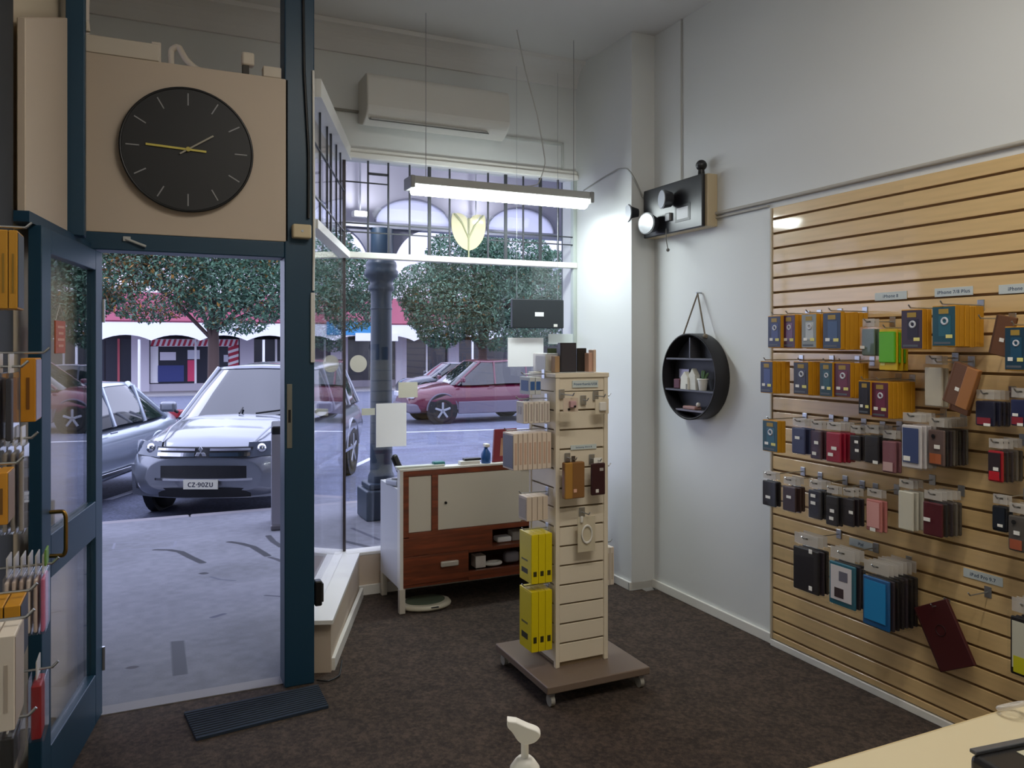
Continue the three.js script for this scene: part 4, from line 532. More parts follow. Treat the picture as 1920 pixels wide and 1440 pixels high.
  // oval tray on the floor below
  const ov = thing('oval_floor_tray', 'oval cream and green scale on the carpet under the cabinet', 'scale', [1.55, 0, -4.62]); const e = new THREE.LatheGeometry([[0, 0.012], [0.1, 0.012], [0.125, 0.006], [0.13, 0.02], [0.122, 0.034], [0.105, 0.036], [0, 0.034]].map(([r, y]) => new THREE.Vector2(r, y)), 40); e.scale(1.25, 1, 0.95); part('body', e, M('#cfc8b4', 0.5), ov); const pd = cyl(0.1, 0.1, 0.006, 40); pd.scale(1.25, 1, 0.9); part('pad', pd, M('#5a6654', 0.8), ov, [0, 0.038, -0.01]); part('dial', rb(0.05, 0.008, 0.02, 0.003), MAT.black, ov, [0.02, 0.026, 0.112]); for (const [x, z] of [[-0.1, 0], [0.1, 0], [0, 0.08], [0, -0.08]]) part('foot', cyl(0.012, 0.012, 0.012, 10), MAT.black, ov, [x, 0.006, z]);
}
// ---------------------------------------------------------------- papers and stickers on the window
{
  const Z = ZF + 0.012, sheet = (name, label, cat, a, b, c, d, m, t = 0.002) => { const p = onZ(a, b, Z), q = onZ(c, d, Z), g = rbx(p.x, q.x, q.y, p.y, Z - t / 2, Z + t / 2, 0.0006); return single(name, g, m, label, cat); };
  sheet('window_poster', 'white letter-size sheet taped low on the shop window', 'paper', 705, 757, 762, 836, MAT.paper); sheet('window_notice', 'white square notice on the window above the maroon car', 'paper', 952, 633, 1019, 687, MAT.paper); sheet('window_card', 'small white card high on the right of the window', 'paper', 1028, 626, 1074, 645, M('#dfe8e6', 0.7)); sheet('window_sticker', 'cream rectangular sticker on the window by the maroon car nose', 'sticker', 747, 717, 783, 745, M('#d2cfbf', 0.7)); sheet('window_label', 'narrow pale strip stuck beside the white sheet', 'sticker', 678, 766, 703, 778, M('#cfd0c4', 0.7));
  const p = onZ(672, 682, Z), g = cyl(0.056, 0.056, 0.003, 36); g.rotateX(Math.PI / 2); single('round_sticker', g, M('#d6d2c8', 0.7), 'round pale sticker on the shop window', 'sticker', [p.x, p.y, Z]);
  const a = onZ(959, 560, ZF + 0.05), b = onZ(1055, 616, ZF + 0.05), t = thing('window_display_panel', 'flat black display panel hanging in the window', 'panel', [(a.x + b.x) / 2, b.y, ZF + 0.05]); const w = b.x - a.x, h = a.y - b.y;
  part('casing', rb(w, h, 0.04, 0.008), M('#23282d', 0.5), t, [0, h / 2, 0]); part('label', rb(0.07, 0.03, 0.002, 0.0006), MAT.paper, t, [0.005, h * 0.48, 0.021]); part('switch', rb(0.03, 0.02, 0.006, 0.002), MAT.white, t, [w * 0.33, 0.02, 0.021]); part('hanging_wire', merged([-1, 1].map((s) => bar([s * w * 0.4, h, 0], [s * w * 0.4, TRANSOM - 0.0, 0.0], 0.0015))), MAT.steel, t);
}
// ---------------------------------------------------------------- sales counter near the camera
{
  const t = thing('sales_counter', 'cream topped sales counter at the lower right', 'counter', [0.2, 0, -0.915]);
  part('top', rbx(0, 2.82, 0.915, 0.95, 0, 0.55, 0.008), M('#d8cbaa', 0.28, { clearcoat: 0.4, clearcoatRoughness: 0.15 }), t); part('front', bx(0.02, 2.82, 0.0, 0.915, 0.03, 0.06), M('#d8cbaa', 0.5), t); part('edge', rbx(0, 2.82, 0.925, 0.946, -0.004, 0.002, 0.002), M('#cdb98c', 0.4), t);
  const b = thing('pump_bottle', 'white pump dispenser bottle in the foreground', 'bottle', [0.4, 0.95, -0.83], -0.433);
  part('bottle', new THREE.LatheGeometry([[0, 0.001], [0.03, 0.001], [0.033, 0.01], [0.033, 0.11], [0.025, 0.135], [0.014, 0.145], [0, 0.145]].map(([r, y]) => new THREE.Vector2(r, y)), 28), M('#e9e9ea', 0.2), b); part('collar', new THREE.LatheGeometry([[0.0, 0.144], [0.017, 0.144], [0.0175, 0.158], [0.012, 0.166], [0.008, 0.17], [0, 0.17]].map(([r, y]) => new THREE.Vector2(r, y)), 24), MAT.white, b); part('stem', cyl(0.0045, 0.0045, 0.026, 16), MAT.white, b, [0, 0.18, 0]);
  const sh = new THREE.Shape(); sh.moveTo(-0.0165, 0.0135); sh.splineThru([[-0.0162, 0.0085], [-0.0115, 0.003], [-0.006, -0.005], [0, -0.0085], [0.009, -0.0065], [0.0142, -0.001], [0.012, 0.0035], [0.002, 0.0075], [-0.009, 0.0125]].map(([x, y]) => new THREE.Vector2(x, y))); sh.closePath(); const g = new THREE.ExtrudeGeometry(sh, { depth: 0.006, bevelEnabled: true, bevelSize: 0.0015, bevelThickness: 0.004, bevelSegments: 3, curveSegments: 10 }); g.scale(1.15, 1.15, 1); g.translate(0, 0.198, -0.003); part('pump_head', g, MAT.white, b);
  const p1 = onY(1815, 1425, 0.99), pr = thing('receipt_printer', 'black receipt printer corner on the counter at the bottom right', 'printer', [p1.x, 0.95, p1.z], -0.12); part('body', rbx(0, 0.32, 0, 0.05, 0, 0.2, 0.01), M('#1b1a1c', 0.35), pr); part('edge_strip', rbx(0.005, 0.06, 0.04, 0.046, 0.198, 0.204, 0.001), MAT.steel, pr); part('front_lip', rbx(0.004, 0.3, 0.05, 0.056, -0.002, 0.01, 0.002), M('#55565a', 0.3), pr); part('label', rbx(0.07, 0.1, 0.0495, 0.0515, 0.02, 0.07, 0.0005), M('#b9b59c', 0.6), pr);
  const p2 = onY(1897, 1335, 0.955), gl = thing('clear_ring', 'small clear plastic ring on the cream counter', 'ring', [p2.x, 0.95, p2.z]); const tg = new THREE.TorusGeometry(0.022, 0.004, 10, 28); tg.rotateX(Math.PI / 2 - 0.5); part('ring', tg, MAT.clearSoft, gl, [0, 0.016, 0]); part('base', cyl(0.02, 0.022, 0.004, 24), MAT.clear, gl, [0, 0.0025, 0]);
}
// ---------------------------------------------------------------- packaged stock: builders (front faces local +z, base at y = 0, back at z = 0)
const geoCache = new Map();
const G = (w, h, d, r = 0.002) => { const k = [w, h, d, r].map((v) => v.toFixed(4)).join(); if (!geoCache.has(k)) geoCache.set(k, rb(w, h, d, r, 1)); return geoCache.get(k); };
function boxPack(t, w, h, d, front, o = {}) { // carton with coloured print and price stickers
  part('carton', G(w, h, d), M(o.carton ?? '#c98f1c', 0.5), t, [0, h / 2, d / 2]);
  if (o.plain) return t;
  const f = part('front_print', G(w * 0.96, h * 0.95, 0.0016, 0.0004), M(front, 0.35), t, [0, h / 2, d + 0.0006]);
  part('badge', G(w * 0.42, h * 0.12, 0.001, 0.0003), M(o.badge ?? '#a98a35', 0.5), f, [0, h * 0.36, 0.0011]);
  part('phone_picture', G(w * 0.52, h * 0.5, 0.0012, 0.0004), M(o.pic ?? '#22303e', 0.3), f, [w * 0.05, 0.0, 0.0011]);
  if (o.ring !== false) { const k = 'ring' + w.toFixed(3); if (!geoCache.has(k)) geoCache.set(k, new THREE.TorusGeometry(w * 0.12, w * 0.045, 6, 16)); part('ring_print', geoCache.get(k), M('#c9ccd6', 0.4), f, [w * 0.05, h * 0.12, 0.0022]); }
  part('footer_print', G(w * 0.7, h * 0.05, 0.001, 0.0003), M('#5a5f66', 0.5), f, [-w * 0.06, -h * 0.41, 0.0011]);
  if (o.white !== false) part('price_sticker', G(w * 0.24, h * 0.085, 0.001, 0.0003), MAT.sticker, f, [-w * 0.22, -h * 0.24, 0.0022]);
  if (o.lime !== false) part('price_sticker', G(w * 0.28, h * 0.085, 0.001, 0.0003), MAT.stickerYellow, f, [w * 0.24, -h * 0.25, 0.0022]);
  return t;
}
function bagPack(t, w, h, d, color, o = {}) { // case in a clear hang pack
  const cw = w * 0.86, ch = h * 0.9;
  part('case', G(cw, ch, d * 0.7, 0.006), M(color, o.rough ?? 0.45), t, [0, ch / 2 + h * 0.02, d * 0.45]);
  if (o.plain) return t;
  part('clear_pack', G(w, h, d, 0.003), MAT.clear, t, [0, h / 2, d / 2]);
  const tab = part('hang_tab', G(w * 0.8, o.tab ?? 0.035, 0.0025, 0.001), MAT.clearSoft, t, [0, h + (o.tab ?? 0.035) / 2 - 0.001, d * 0.5]);
  part('tab_hole', G(0.024, 0.007, 0.0036, 0.001), M('#55524c', 0.6), tab, [0, 0.004, 0]);
  if (o.inner) part('insert_card', G(cw * 0.8, ch * 0.8, 0.0015, 0.0005), M(o.inner, 0.5), t, [0, h * 0.5, d + 0.0006]);
  if (o.accent) part('accent_print', G(cw * 0.7, ch * 0.28, 0.0014, 0.0004), M(o.accent, 0.5), t, [0, h * 0.2, d + 0.0012]);
  for (const [x, y, k] of o.stickers ?? [[0.05, -0.2, 0]]) part('price_sticker', G(w * 0.3, h * 0.1, 0.0012, 0.0004), k ? MAT.stickerYellow : MAT.sticker, t, [w * x, h * (0.5 + y), d + 0.0022]);
  if (o.lens) { const k = 'lens'; if (!geoCache.has(k)) { const c = cyl(0.008, 0.008, 0.002, 14); c.rotateX(Math.PI / 2); geoCache.set(k, c); } part('lens_hole', geoCache.get(k), MAT.black, t, [-w * 0.1, h * 0.76, d + 0.002]); }
  return t;
}
function hook(label, pos, turn, len, up = 0.012) { // bracket plate with a rod pointing local +z
  const t = thing('display_hook', label, 'hook', pos, turn, 'metal display hooks'); part('plate', G(0.03, 0.045, 0.004), MAT.steel, t, [0, 0, 0.002]); part('rod', bar([0, 0, 0.004], [0, 0, len - 0.01], 0.0028, 6), MAT.steel, t); part('tip', bar([0, 0, len - 0.012], [0, up, len], 0.0028, 6), MAT.steel, t);
}
const ORD = ['', 'first', 'second', 'third', 'fourth', 'fifth', 'sixth', 'seventh', 'eighth'];
// ---------------------------------------------------------------- stock on the right slatwall
const NAVY = '#1d2a52', PURPLE = '#4a2444', TEALB = '#1f4d5a', MAROON = '#5e1f2e', INK = '#1b1a20', SLATE = '#34313c';
// [left, right, top, bottom of the front pack in the photo; reach from the wall; packs on the hook; kind; colour; words; options]
const STOCK = [
  [1440, 1464, 592, 652, 0.22, 2, 'box', '#222a4a', 'navy phone case box leftmost on the slatwall top row', { pic: '#2c3c70' }],
  [1467, 1491, 590, 653, 0.20, 3, 'box', PURPLE, 'purple phone case box second on the slatwall top row', { pic: '#6a3c64' }],
  [1503, 1531, 588, 653, 0.20, 3, 'box', '#8a8f88', 'silver grey phone case box on the top hook row', { pic: '#b6bab4' }],
  [1543, 1577, 585, 655, 0.21, 6, 'box', '#1f3550', 'dark blue phone case box left of the green pack', { pic: '#2b4a6e', ring: false }],
  [1612, 1640, 612, 668, 0.16, 2, 'bag', '#5c6f62', 'murky grey-green phone case pack beside the bright green one', { stickers: [[-0.3, -0.2, 0]] }],
  [1645, 1679, 617, 694, 0.17, 3, 'green', '#62b81e', 'bright green phone case pack with yellow base on the slatwall', {}],
  [1690, 1730, 580, 655, 0.21, 2, 'box', '#40303f', 'dark plum phone case box below the second label', { pic: '#2a2230', white: false }],
  [1748, 1792, 573, 650, 0.22, 6, 'box', '#20505e', 'large teal phone case box at the right of the top row', { pic: '#2c6474', white: false }],
  [1884, 1924, 612, 695, 0.20, 3, 'box', '#1d3f52', 'blue phone case box beside the brown leather case', { pic: '#24506a' }],
  [1426, 1449, 677, 737, 0.23, 4, 'box', '#28304e', 'navy phone case box leftmost on the second row', { pic: '#3a4c80', ring: false }],
  [1488, 1516, 678, 740, 0.20, 4, 'box', '#26242a', 'black phone case box on the second hook row', { pic: '#2d2a38' }],
  [1537, 1561, 679, 744, 0.20, 2, 'box', '#1f4148', 'dark teal phone case box on the second hook row', { pic: '#2a565e' }],
  [1564, 1595, 680, 745, 0.19, 4, 'box', '#5c2436', 'maroon phone case box on the second hook row', { pic: '#743048' }],
  [1610, 1632, 714, 778, 0.21, 2, 'box', '#211f26', 'black phone case box hanging below the bright green pack', { pic: '#2d2b34', ring: false }],
  [1634, 1666, 716, 784, 0.20, 6, 'box', '#5e2238', 'plum red phone case box below the bright green pack', { pic: '#74304a' }],
  [1729, 1768, 682, 764, 0.14, 2, 'bag', '#c9c1ae', 'milky white clear phone case pack under the teal boxes', { stickers: [] }],
  [1824, 1866, 748, 800, 0.17, 4, 'bag', '#23243a', 'dark navy phone case pack with red foot by the leather', { accent: '#8e2430', stickers: [[0.15, -0.42, 0]] }],
  [1890, 1926, 745, 800, 0.17, 4, 'bag', '#232a52', 'blue-black phone case pack with red foot at the right edge', { accent: '#8e2430', stickers: [[-0.1, -0.1, 0], [0.15, -0.42, 0]] }],
  [1430, 1458, 788, 847, 0.23, 2, 'box', '#1f4a55', 'teal phone case box first on the third hook row', { pic: '#2a6070' }],
  [1481, 1510, 798, 852, 0.22, 3, 'bag', '#2b3050', 'navy phone case pack on the third hook row', { stickers: [[0.0, 0.08, 0]] }],
  [1516, 1541, 803, 862, 0.20, 3, 'bag', '#4a3038', 'brown phone case pack just left of the red one', { stickers: [[0.1, 0.05, 0], [-0.05, -0.3, 0]] }],
  [1545, 1577, 806, 868, 0.20, 4, 'bag', '#a01c38', 'red phone case pack on the third hook row', { stickers: [[0.1, -0.05, 0], [-0.1, -0.25, 0]], rough: 0.35 }],
  [1590, 1613, 812, 865, 0.18, 3, 'bag', '#241f24', 'narrow black phone case pack just right of the red one', { stickers: [[0.2, 0.2, 0], [0.25, -0.1, 0]] }],
  [1617, 1648, 812, 870, 0.18, 4, 'bag', '#201e22', 'broad black phone case pack on the third hook row', { stickers: [[0.3, -0.42, 0]] }],
  [1650, 1680, 822, 888, 0.17, 2, 'bag', '#8e5c64', 'dusty pink phone case pack by the white framed pack', { accent: '#c9a8a4', stickers: [] }],
  [1686, 1729, 790, 880, 0.20, 4, 'bag', '#d4cfd0', 'white framed phone case pack with blue print', { inner: '#3c4a76', stickers: [[-0.15, -0.28, 0]] }],
  [1736, 1772, 800, 875, 0.17, 8, 'bag', '#6e5a55', 'grey-brown phone case pack with orange print on third row', { accent: '#b0623c', lens: true, stickers: [[0.1, 0.0, 0]] }],
  [1848, 1881, 840, 905, 0.17, 5, 'bag', '#a81522', 'black and red phone case pack near the right edge', { accent: '#c01420', inner: '#2a1a20', stickers: [[0.1, -0.1, 0]] }],
  [1426, 1455, 898, 950, 0.23, 2, 'bag', '#1f1d20', 'black phone case pack first on the fourth hook row', { stickers: [[0.0, -0.15, 0]] }],
  [1464, 1492, 908, 960, 0.21, 3, 'bag', '#3f2a26', 'dark brown phone case pack on the fourth hook row', { stickers: [[0.05, 0.05, 0]] }],
  [1512, 1541, 915, 974, 0.20, 3, 'bag', '#232126', 'black phone case pack with two high labels, fourth row', { stickers: [[-0.05, 0.25, 0], [-0.05, 0.02, 0]] }],
  [1545, 1571, 925, 987, 0.20, 2, 'bag', '#242228', 'black phone case pack with two low labels, fourth row', { stickers: [[0.1, -0.02, 0], [0.05, -0.25, 0]] }],
  [1576, 1601, 930, 988, 0.18, 3, 'bag', '#28232a', 'black phone case pack left of the pink one', { stickers: [[0.3, 0.0, 0]] }],
  [1620, 1654, 932, 998, 0.15, 2, 'bag', '#c77d78', 'pink phone case pack on the fourth hook row', { inner: '#dba09a', stickers: [[0.0, -0.42, 0]] }],
  [1680, 1713, 915, 996, 0.17, 3, 'bag', '#d6d2c2', 'white phone case pack on the fourth hook row', { stickers: [] }],
  [1726, 1768, 937, 1007, 0.18, 5, 'bag', '#5a1c24', 'dark red wallet case pack on the fourth hook row', { stickers: [[-0.2, -0.05, 0]] }],
  [1856, 1889, 945, 998, 0.17, 2, 'bag', '#17171c', 'black phone case pack overlapping the grey one', { inner: '#121a24', stickers: [[0.1, -0.25, 0]] }],
  [1886, 1924, 962, 1036, 0.18, 3, 'bag', '#5a544e', 'grey phone case pack with orange print at right edge', { accent: '#a8583a', lens: true, stickers: [[0.05, 0.0, 0]] }],
  [1482, 1537, 1022, 1112, 0.22, 3, 'tab', '#1d1b1f', 'black tablet case pack at the left of the bottom row', { stickers: [] }],
  [1549, 1606, 1050, 1140, 0.22, 3, 'tab', '#256a80', 'teal tablet case pack with white printed card', { inner: '#d8d2d4', pics: true, stickers: [] }],
  [1612, 1670, 1076, 1180, 0.21, 7, 'tab', '#1a5f9a', 'bright blue tablet case pack on the bottom row', { inner: '#1f86c2', stickers: [] }],
  [1888, 1952, 1152, 1275, 0.2, 3, 'tab', '#1a181a', 'black tablet case pack with yellow print at the right edge', { inner: '#c9c7b4', accent: '#c9c31c', stickers: [] }],
];
for (const [a, b, c, d, reach, n, kind, color, words, o] of STOCK) {
  const X = FACE - reach, p = onX(a, c, X), q = onX(b, c, X), cz = (p.z + q.z) / 2, w = Math.abs(q.z - p.z), cen = (a + b) / 2, top = onX(cen, c, X).y, base = onX(cen, d, X).y, h = top - base;
  const step = Math.min(0.028, (reach - 0.02) / n), th = kind === 'box' ? Math.min(0.024, step - 0.001) : Math.min(0.018, step - 0.002);
  const name = kind === 'tab' ? 'tablet_case_pack' : kind === 'box' ? 'phone_case_box' : 'phone_case_pack', cat = kind === 'box' ? 'box' : 'case';
  for (let k = 0; k < n; k++) {
    const t = thing(name, k ? ORD[k] + ' pack behind the ' + words : words, cat, [X + th + k * step, base - (k ? rr(0, 0.004) : 0), cz + (k ? rr(-0.002, 0.004) : 0)], -Math.PI / 2, k ? 'packs behind the ' + words : undefined);
    const plain = k > 0;
    if (kind === 'box') boxPack(t, w, h, th, color, { ...o, plain });
    else if (kind === 'green') { part('card', G(w, h, th * 0.4), M('#d8b41c', 0.5), t, [0, h / 2, th * 0.2]); part('case', G(w * 0.9, h * 0.76, th * 0.6, 0.005), M(color, 0.4), t, [0, h * 0.56, th * 0.65]); if (!plain) part('price_sticker', G(w * 0.25, h * 0.08, 0.001, 0.0003), MAT.stickerYellow, t, [-w * 0.3, h * 0.15, th * 0.45]); }
    else { const dim = plain ? ['#4b4540', '#2d2a2c', '#3a3136', '#6a635c'][k % 4] : color; bagPack(t, w, h, th, kind === 'tab' && plain ? ['#2a2629', '#39323a', '#1f1d20'][k % 3] : n > 4 && plain ? dim : color, { ...o, plain: false, inner: plain ? undefined : o.inner, accent: plain ? undefined : o.accent, stickers: plain ? [] : o.stickers, tab: kind === 'tab' ? 0.05 : 0.035 }); if (!plain && o.pics) { part('device_picture', G(w * 0.28, h * 0.2, 0.001, 0.0003), M('#6e6c7a', 0.5), t, [w * 0.08, h * 0.66, th + 0.0024]); part('device_picture', G(w * 0.3, h * 0.2, 0.001, 0.0003), M('#3a2c2e', 0.5), t, [-w * 0.06, h * 0.3, th + 0.0024]); } if (!plain && kind === 'tab' && o.inner === undefined) for (const y of [0.9, 0.14]) part('white_dot', G(0.02, 0.02, 0.002, 0.0009), MAT.sticker, t, [w * 0.2, h * y, th + 0.002]); }
  }
  const hy = kind === 'box' || kind === 'green' ? top + 0.006 : top + (kind === 'tab' ? 0.03 : 0.022);
  hook('hook of the ' + words, [FACE, hy, cz], -Math.PI / 2, reach + 0.02);
}
{ // leather cases hanging askew, the maroon tablet case, bare hook, labels
  const skew = (name, label, cat, px, py, reach, w, h, th, color, roll, o = {}) => { const p = onX(px, py, FACE - reach), t = thing(name, label, cat, [p.x + th / 2, p.y, p.z], -Math.PI / 2); const g = new THREE.Group(); g.name = 'cover'; g.rotation.z = roll; t.add(g); part('leather', G(w, h, th, 0.004), M(color, 0.5), g); part('spine', G(0.012, h * 0.98, th * 1.1, 0.004), M(o.spine ?? color, 0.5), g, [-w * 0.47, 0, 0]); if (o.sticker) part('price_sticker', G(0.018, 0.014, 0.001, 0.0003), MAT.sticker, g, [w * 0.0, -h * 0.1, th / 2 + 0.001]); if (o.mark) part('embossed_mark', new THREE.TorusGeometry(0.022, 0.002, 6, 20), M('#2c1214', 0.6), g, [0, h * 0.08, th / 2 + 0.0005]); if (o.side) part('tan_side', G(0.05, h * 0.98, th * 1.2, 0.004), M(o.side, 0.5), g, [w * 0.42, 0, 0]); return t; };
  skew('leather_phone_case', 'brown leather phone case hanging askew beside the blue box', 'case', 1880, 630, 0.17, 0.075, 0.15, 0.012, '#6b4426', -0.22, { sticker: true, spine: '#55351e' });
  skew('leather_phone_case', 'tan leather wallet case hanging askew under the teal boxes', 'case', 1797, 722, 0.2, 0.085, 0.165, 0.02, '#6e4a34', -0.33, { sticker: true, side: '#a8703f' });
  skew('leather_phone_case', 'second tan wallet case tucked under the tilted wallet case', 'case', 1806, 738, 0.14, 0.08, 0.16, 0.02, '#8e5c38', -0.28, { spine: '#7a4c2c' });
  skew('tablet_folio_case', 'maroon tablet folio hanging askew low on the slatwall', 'case', 1768, 1192, 0.07, 0.17, 0.26, 0.016, '#4a191c', 0.5, { mark: true, spine: '#3c1416' });
  hook('metal hook holding the maroon tablet folio', onX(1776, 1132, FACE).toArray(), -Math.PI / 2, 0.1); hook('bare metal hook right of the maroon folio', onX(1853, 1110, FACE).toArray(), -Math.PI / 2, 0.12); hook('metal hook holding the leather case beside the blue box', onX(1899, 598, FACE).toArray(), -Math.PI / 2, 0.2); hook('metal hook holding the tan leather wallet cases', onX(1822, 678, FACE).toArray(), -Math.PI / 2, 0.22);
  const label = (txt, words, a, b, y, k = 1) => { const p = onX(a, y, FACE - 0.004), q = onX(b, y, FACE - 0.004), w = Math.abs(q.z - p.z), yy = onX((a + b) / 2, y, FACE).y; const tex = canvasTex(512, 104, (c) => { c.fillStyle = '#c9d3d4'; c.fillRect(0, 0, 512, 104); c.fillStyle = '#28415c'; c.font = 'bold 62px sans-serif'; c.textAlign = 'center'; c.textBaseline = 'middle'; c.fillText(txt, 256, 54, 480); }); const t = thing('shelf_label', words, 'label', [FACE - 0.002, yy - 0.018, (p.z + q.z) / 2], -Math.PI / 2); part('holder', G(w, 0.036, 0.003, 0.001), M('#cdd6d6', 0.3), t, [0, 0.018, 0.0]); part('print', new THREE.PlaneGeometry(w * 0.97, 0.032), new THREE.MeshStandardMaterial({ map: tex, roughness: 0.5 }), t, [0, 0.018, 0.0018]); };
  label('iPhone 8', 'pale label strip above the bright green pack', 1640, 1700, 555); label('iPhone 7/8 Plus', 'pale label strip above the teal boxes', 1752, 1824, 547); label('iPhone X', 'pale label strip at the right edge of the slatwall', 1872, 1944, 541); label('iPad Pro 9.7', 'pale label strip above the bare hook', 1806, 1880, 1082); label('iPad', 'pale label strip above the blue tablet packs', 1592, 1636, 1020);
}
// ---------------------------------------------------------------- slatwall tower on castors
const TX = 1.862, TZ = -3.38, TW = 0.28, TB = 0.1, TH = 1.37;
{
  const t = thing('display_tower', 'freestanding cream slatwall display tower on a square base', 'display stand', [TX, 0, TZ]), lam = M('#eadfca', 0.4);
  part('base_board', rb(0.54, 0.035, 0.57, 0.006), M('#7d6c5f', 0.5), t, [0, TB - 0.0175, 0.02]);
  for (const x of [-1, 1]) for (const z of [-1, 1]) { const c = new THREE.Group(); c.name = 'castor'; c.position.set(x * 0.235, 0, 0.02 + z * 0.25); t.add(c); const w = cyl(0.026, 0.026, 0.02, 20); w.rotateZ(Math.PI / 2); part('wheel', w, M('#a9a69e', 0.4), c, [0, 0.026, 0]); part('fork', rb(0.03, 0.03, 0.03, 0.006), MAT.steel, c, [0, 0.058, 0]); }
  part('core', bx(-TW / 2 + 0.016, TW / 2 - 0.016, TB, TB + TH - 0.02, -TW / 2 + 0.016, TW / 2 - 0.016), M('#8d7a60', 0.8), t);
  part('top_board', rb(TW + 0.012, 0.022, TW + 0.012, 0.004), lam, t, [0, TB + TH - 0.01, 0]);
  for (const x of [-1, 1]) for (const z of [-1, 1]) part('corner_post', rb(0.022, TH - 0.02, 0.022, 0.004), lam, t, [x * (TW / 2 - 0.009), TB + (TH - 0.02) / 2, z * (TW / 2 - 0.009)]);
  const pitch = 0.0905, sg = rb(TW - 0.042, pitch - 0.008, 0.013, 0.002, 1), n = 14, off = TB + 0.02;
  for (let f = 0; f < 4; f++) for (let k = 0; k < n; k++) { const a = f * Math.PI / 2; part('slat', sg, lam, t, [Math.sin(a) * (TW / 2 - 0.009), off + (k + 0.5) * pitch, Math.cos(a) * (TW / 2 - 0.009)], [0, a, 0]); }
  const top = TH + TB - 0.02 - (off + n * pitch); if (top > 0.01) for (let f = 0; f < 4; f++) { const a = f * Math.PI / 2; part('head_panel', rb(TW - 0.042, top, 0.013, 0.002, 1), lam, t, [Math.sin(a) * (TW / 2 - 0.009), off + n * pitch + top / 2, Math.cos(a) * (TW / 2 - 0.009)], [0, a, 0]); }
}
{
  const FZ = TZ + TW / 2, LX = TX - TW / 2, RX = TX + TW / 2, TOP = TB + TH + 0.002;
  // signs on the front face
  const sign = (txt, words, px, py, w, h) => { const p = onZ(px, py, FZ), tex = canvasTex(512, Math.round(512 * h / w), (c, W, H) => { c.fillStyle = '#cfdada'; c.fillRect(0, 0, W, H); c.fillStyle = '#3c5c80'; c.font = 'bold ' + Math.round(H * 0.5) + 'px sans-serif'; c.textAlign = 'center'; c.textBaseline = 'middle'; c.fillText(txt, W / 2, H / 2, W * 0.94); }); const t = thing('tower_sign', words, 'sign', [p.x, p.y - h / 2, FZ]); part('plate', G(w, h, 0.003, 0.001), M('#cdd8d8', 0.4), t, [0, h / 2, 0.0015]); part('print', new THREE.PlaneGeometry(w * 0.98, h * 0.94), new THREE.MeshStandardMaterial({ map: tex, roughness: 0.5 }), t, [0, h / 2, 0.0034]); };
  sign('Powerbank/USB', 'pale blue lettered sign at the head of the tower', 1097, 720, 0.14, 0.034); sign('Samsung Micro B', 'pale lettered strip halfway up the tower front', 1094, 838, 0.14, 0.022);
  const frontPack = (name, words, cat, a, b, c, d, reach, build) => { const z = FZ + reach, p = onZ((a + b) / 2, c, z), l = onZ(a, c, z), r = onZ(b, c, z), y = onZ((a + b) / 2, d, z).y, t = thing(name, words, cat, [p.x, y, z]); build(t, r.x - l.x, p.y - y); hook('hook of the ' + words, [p.x, p.y + 0.012, FZ + 0.003], 0, reach + 0.03); };
  frontPack('brown_wallet', 'tan brown wallet case hanging on the tower front', 'case', 1056, 1094, 866, 934, 0.06, (t, w, h) => { part('cover', G(w, h, 0.03, 0.006), M('#8c6236', 0.5), t, [0, h / 2, 0.0]); part('flap', G(w * 0.38, h, 0.034, 0.006), M('#b0813a', 0.5), t, [-w * 0.3, h / 2, 0.002]); part('price_sticker', G(0.016, 0.016, 0.001, 0.0003), M('#e8b8a0', 0.6), t, [w * 0.0, h * 0.22, 0.0185]); part('tab', G(0.02, 0.03, 0.002, 0.0006), M('#4a3f36', 0.6), t, [0, h + 0.012, 0]); });
  frontPack('phone_case_pack', 'dark maroon phone case hanging on the tower front', 'case', 1108, 1134, 868, 928, 0.06, (t, w, h) => { part('case', G(w, h, 0.014, 0.006), M('#3a1a20', 0.4), t, [0, h / 2, 0]); part('price_sticker', G(0.016, 0.016, 0.001, 0.0003), MAT.sticker, t, [-0.008, h * 0.14, 0.008]); part('lens_hole', G(0.02, 0.014, 0.002, 0.0009), M('#b9b4b0', 0.3), t, [w * 0.2, h * 0.8, 0.008]); part('hang_tab', G(w * 0.6, 0.025, 0.002, 0.0008), MAT.sticker, t, [0, h + 0.012, 0]); });
  frontPack('cable_pack', 'white cable in a clear pack on the tower front', 'cable', 1083, 1116, 968, 1034, 0.045, (t, w, h) => { part('card', G(w, h, 0.003, 0.001), M('#d5cbb2', 0.6), t, [0, h / 2, 0]); const c = new THREE.TorusGeometry(w * 0.28, 0.004, 6, 24); c.scale(1, 1.5, 1); part('cable', c, MAT.white, t, [0, h * 0.5, 0.006]); part('plug', G(0.014, 0.03, 0.008, 0.003), MAT.white, t, [-w * 0.3, h * 0.93, 0.006]); part('clear_pack', G(w * 1.02, h, 0.016, 0.003), MAT.clear, t, [0, h / 2, 0.008]); });
  frontPack('charger_pack', 'pink charger pack at the upper left of the tower front', 'charger', 1056, 1084, 746, 772, 0.09, (t, w, h) => { part('card', G(w, h, 0.003, 0.001), M('#d8c6b4', 0.6), t, [0, h / 2, 0]); part('plug_body', G(w * 0.4, h * 0.5, 0.02, 0.005), M('#c9a0a4', 0.5), t, [w * 0.05, h * 0.55, 0.012]); part('socket', G(0.012, 0.01, 0.004, 0.002), MAT.black, t, [-w * 0.14, h * 0.18, 0.004]); part('socket', G(0.012, 0.01, 0.004, 0.002), MAT.black, t, [w * 0.12, h * 0.4, 0.024]); });
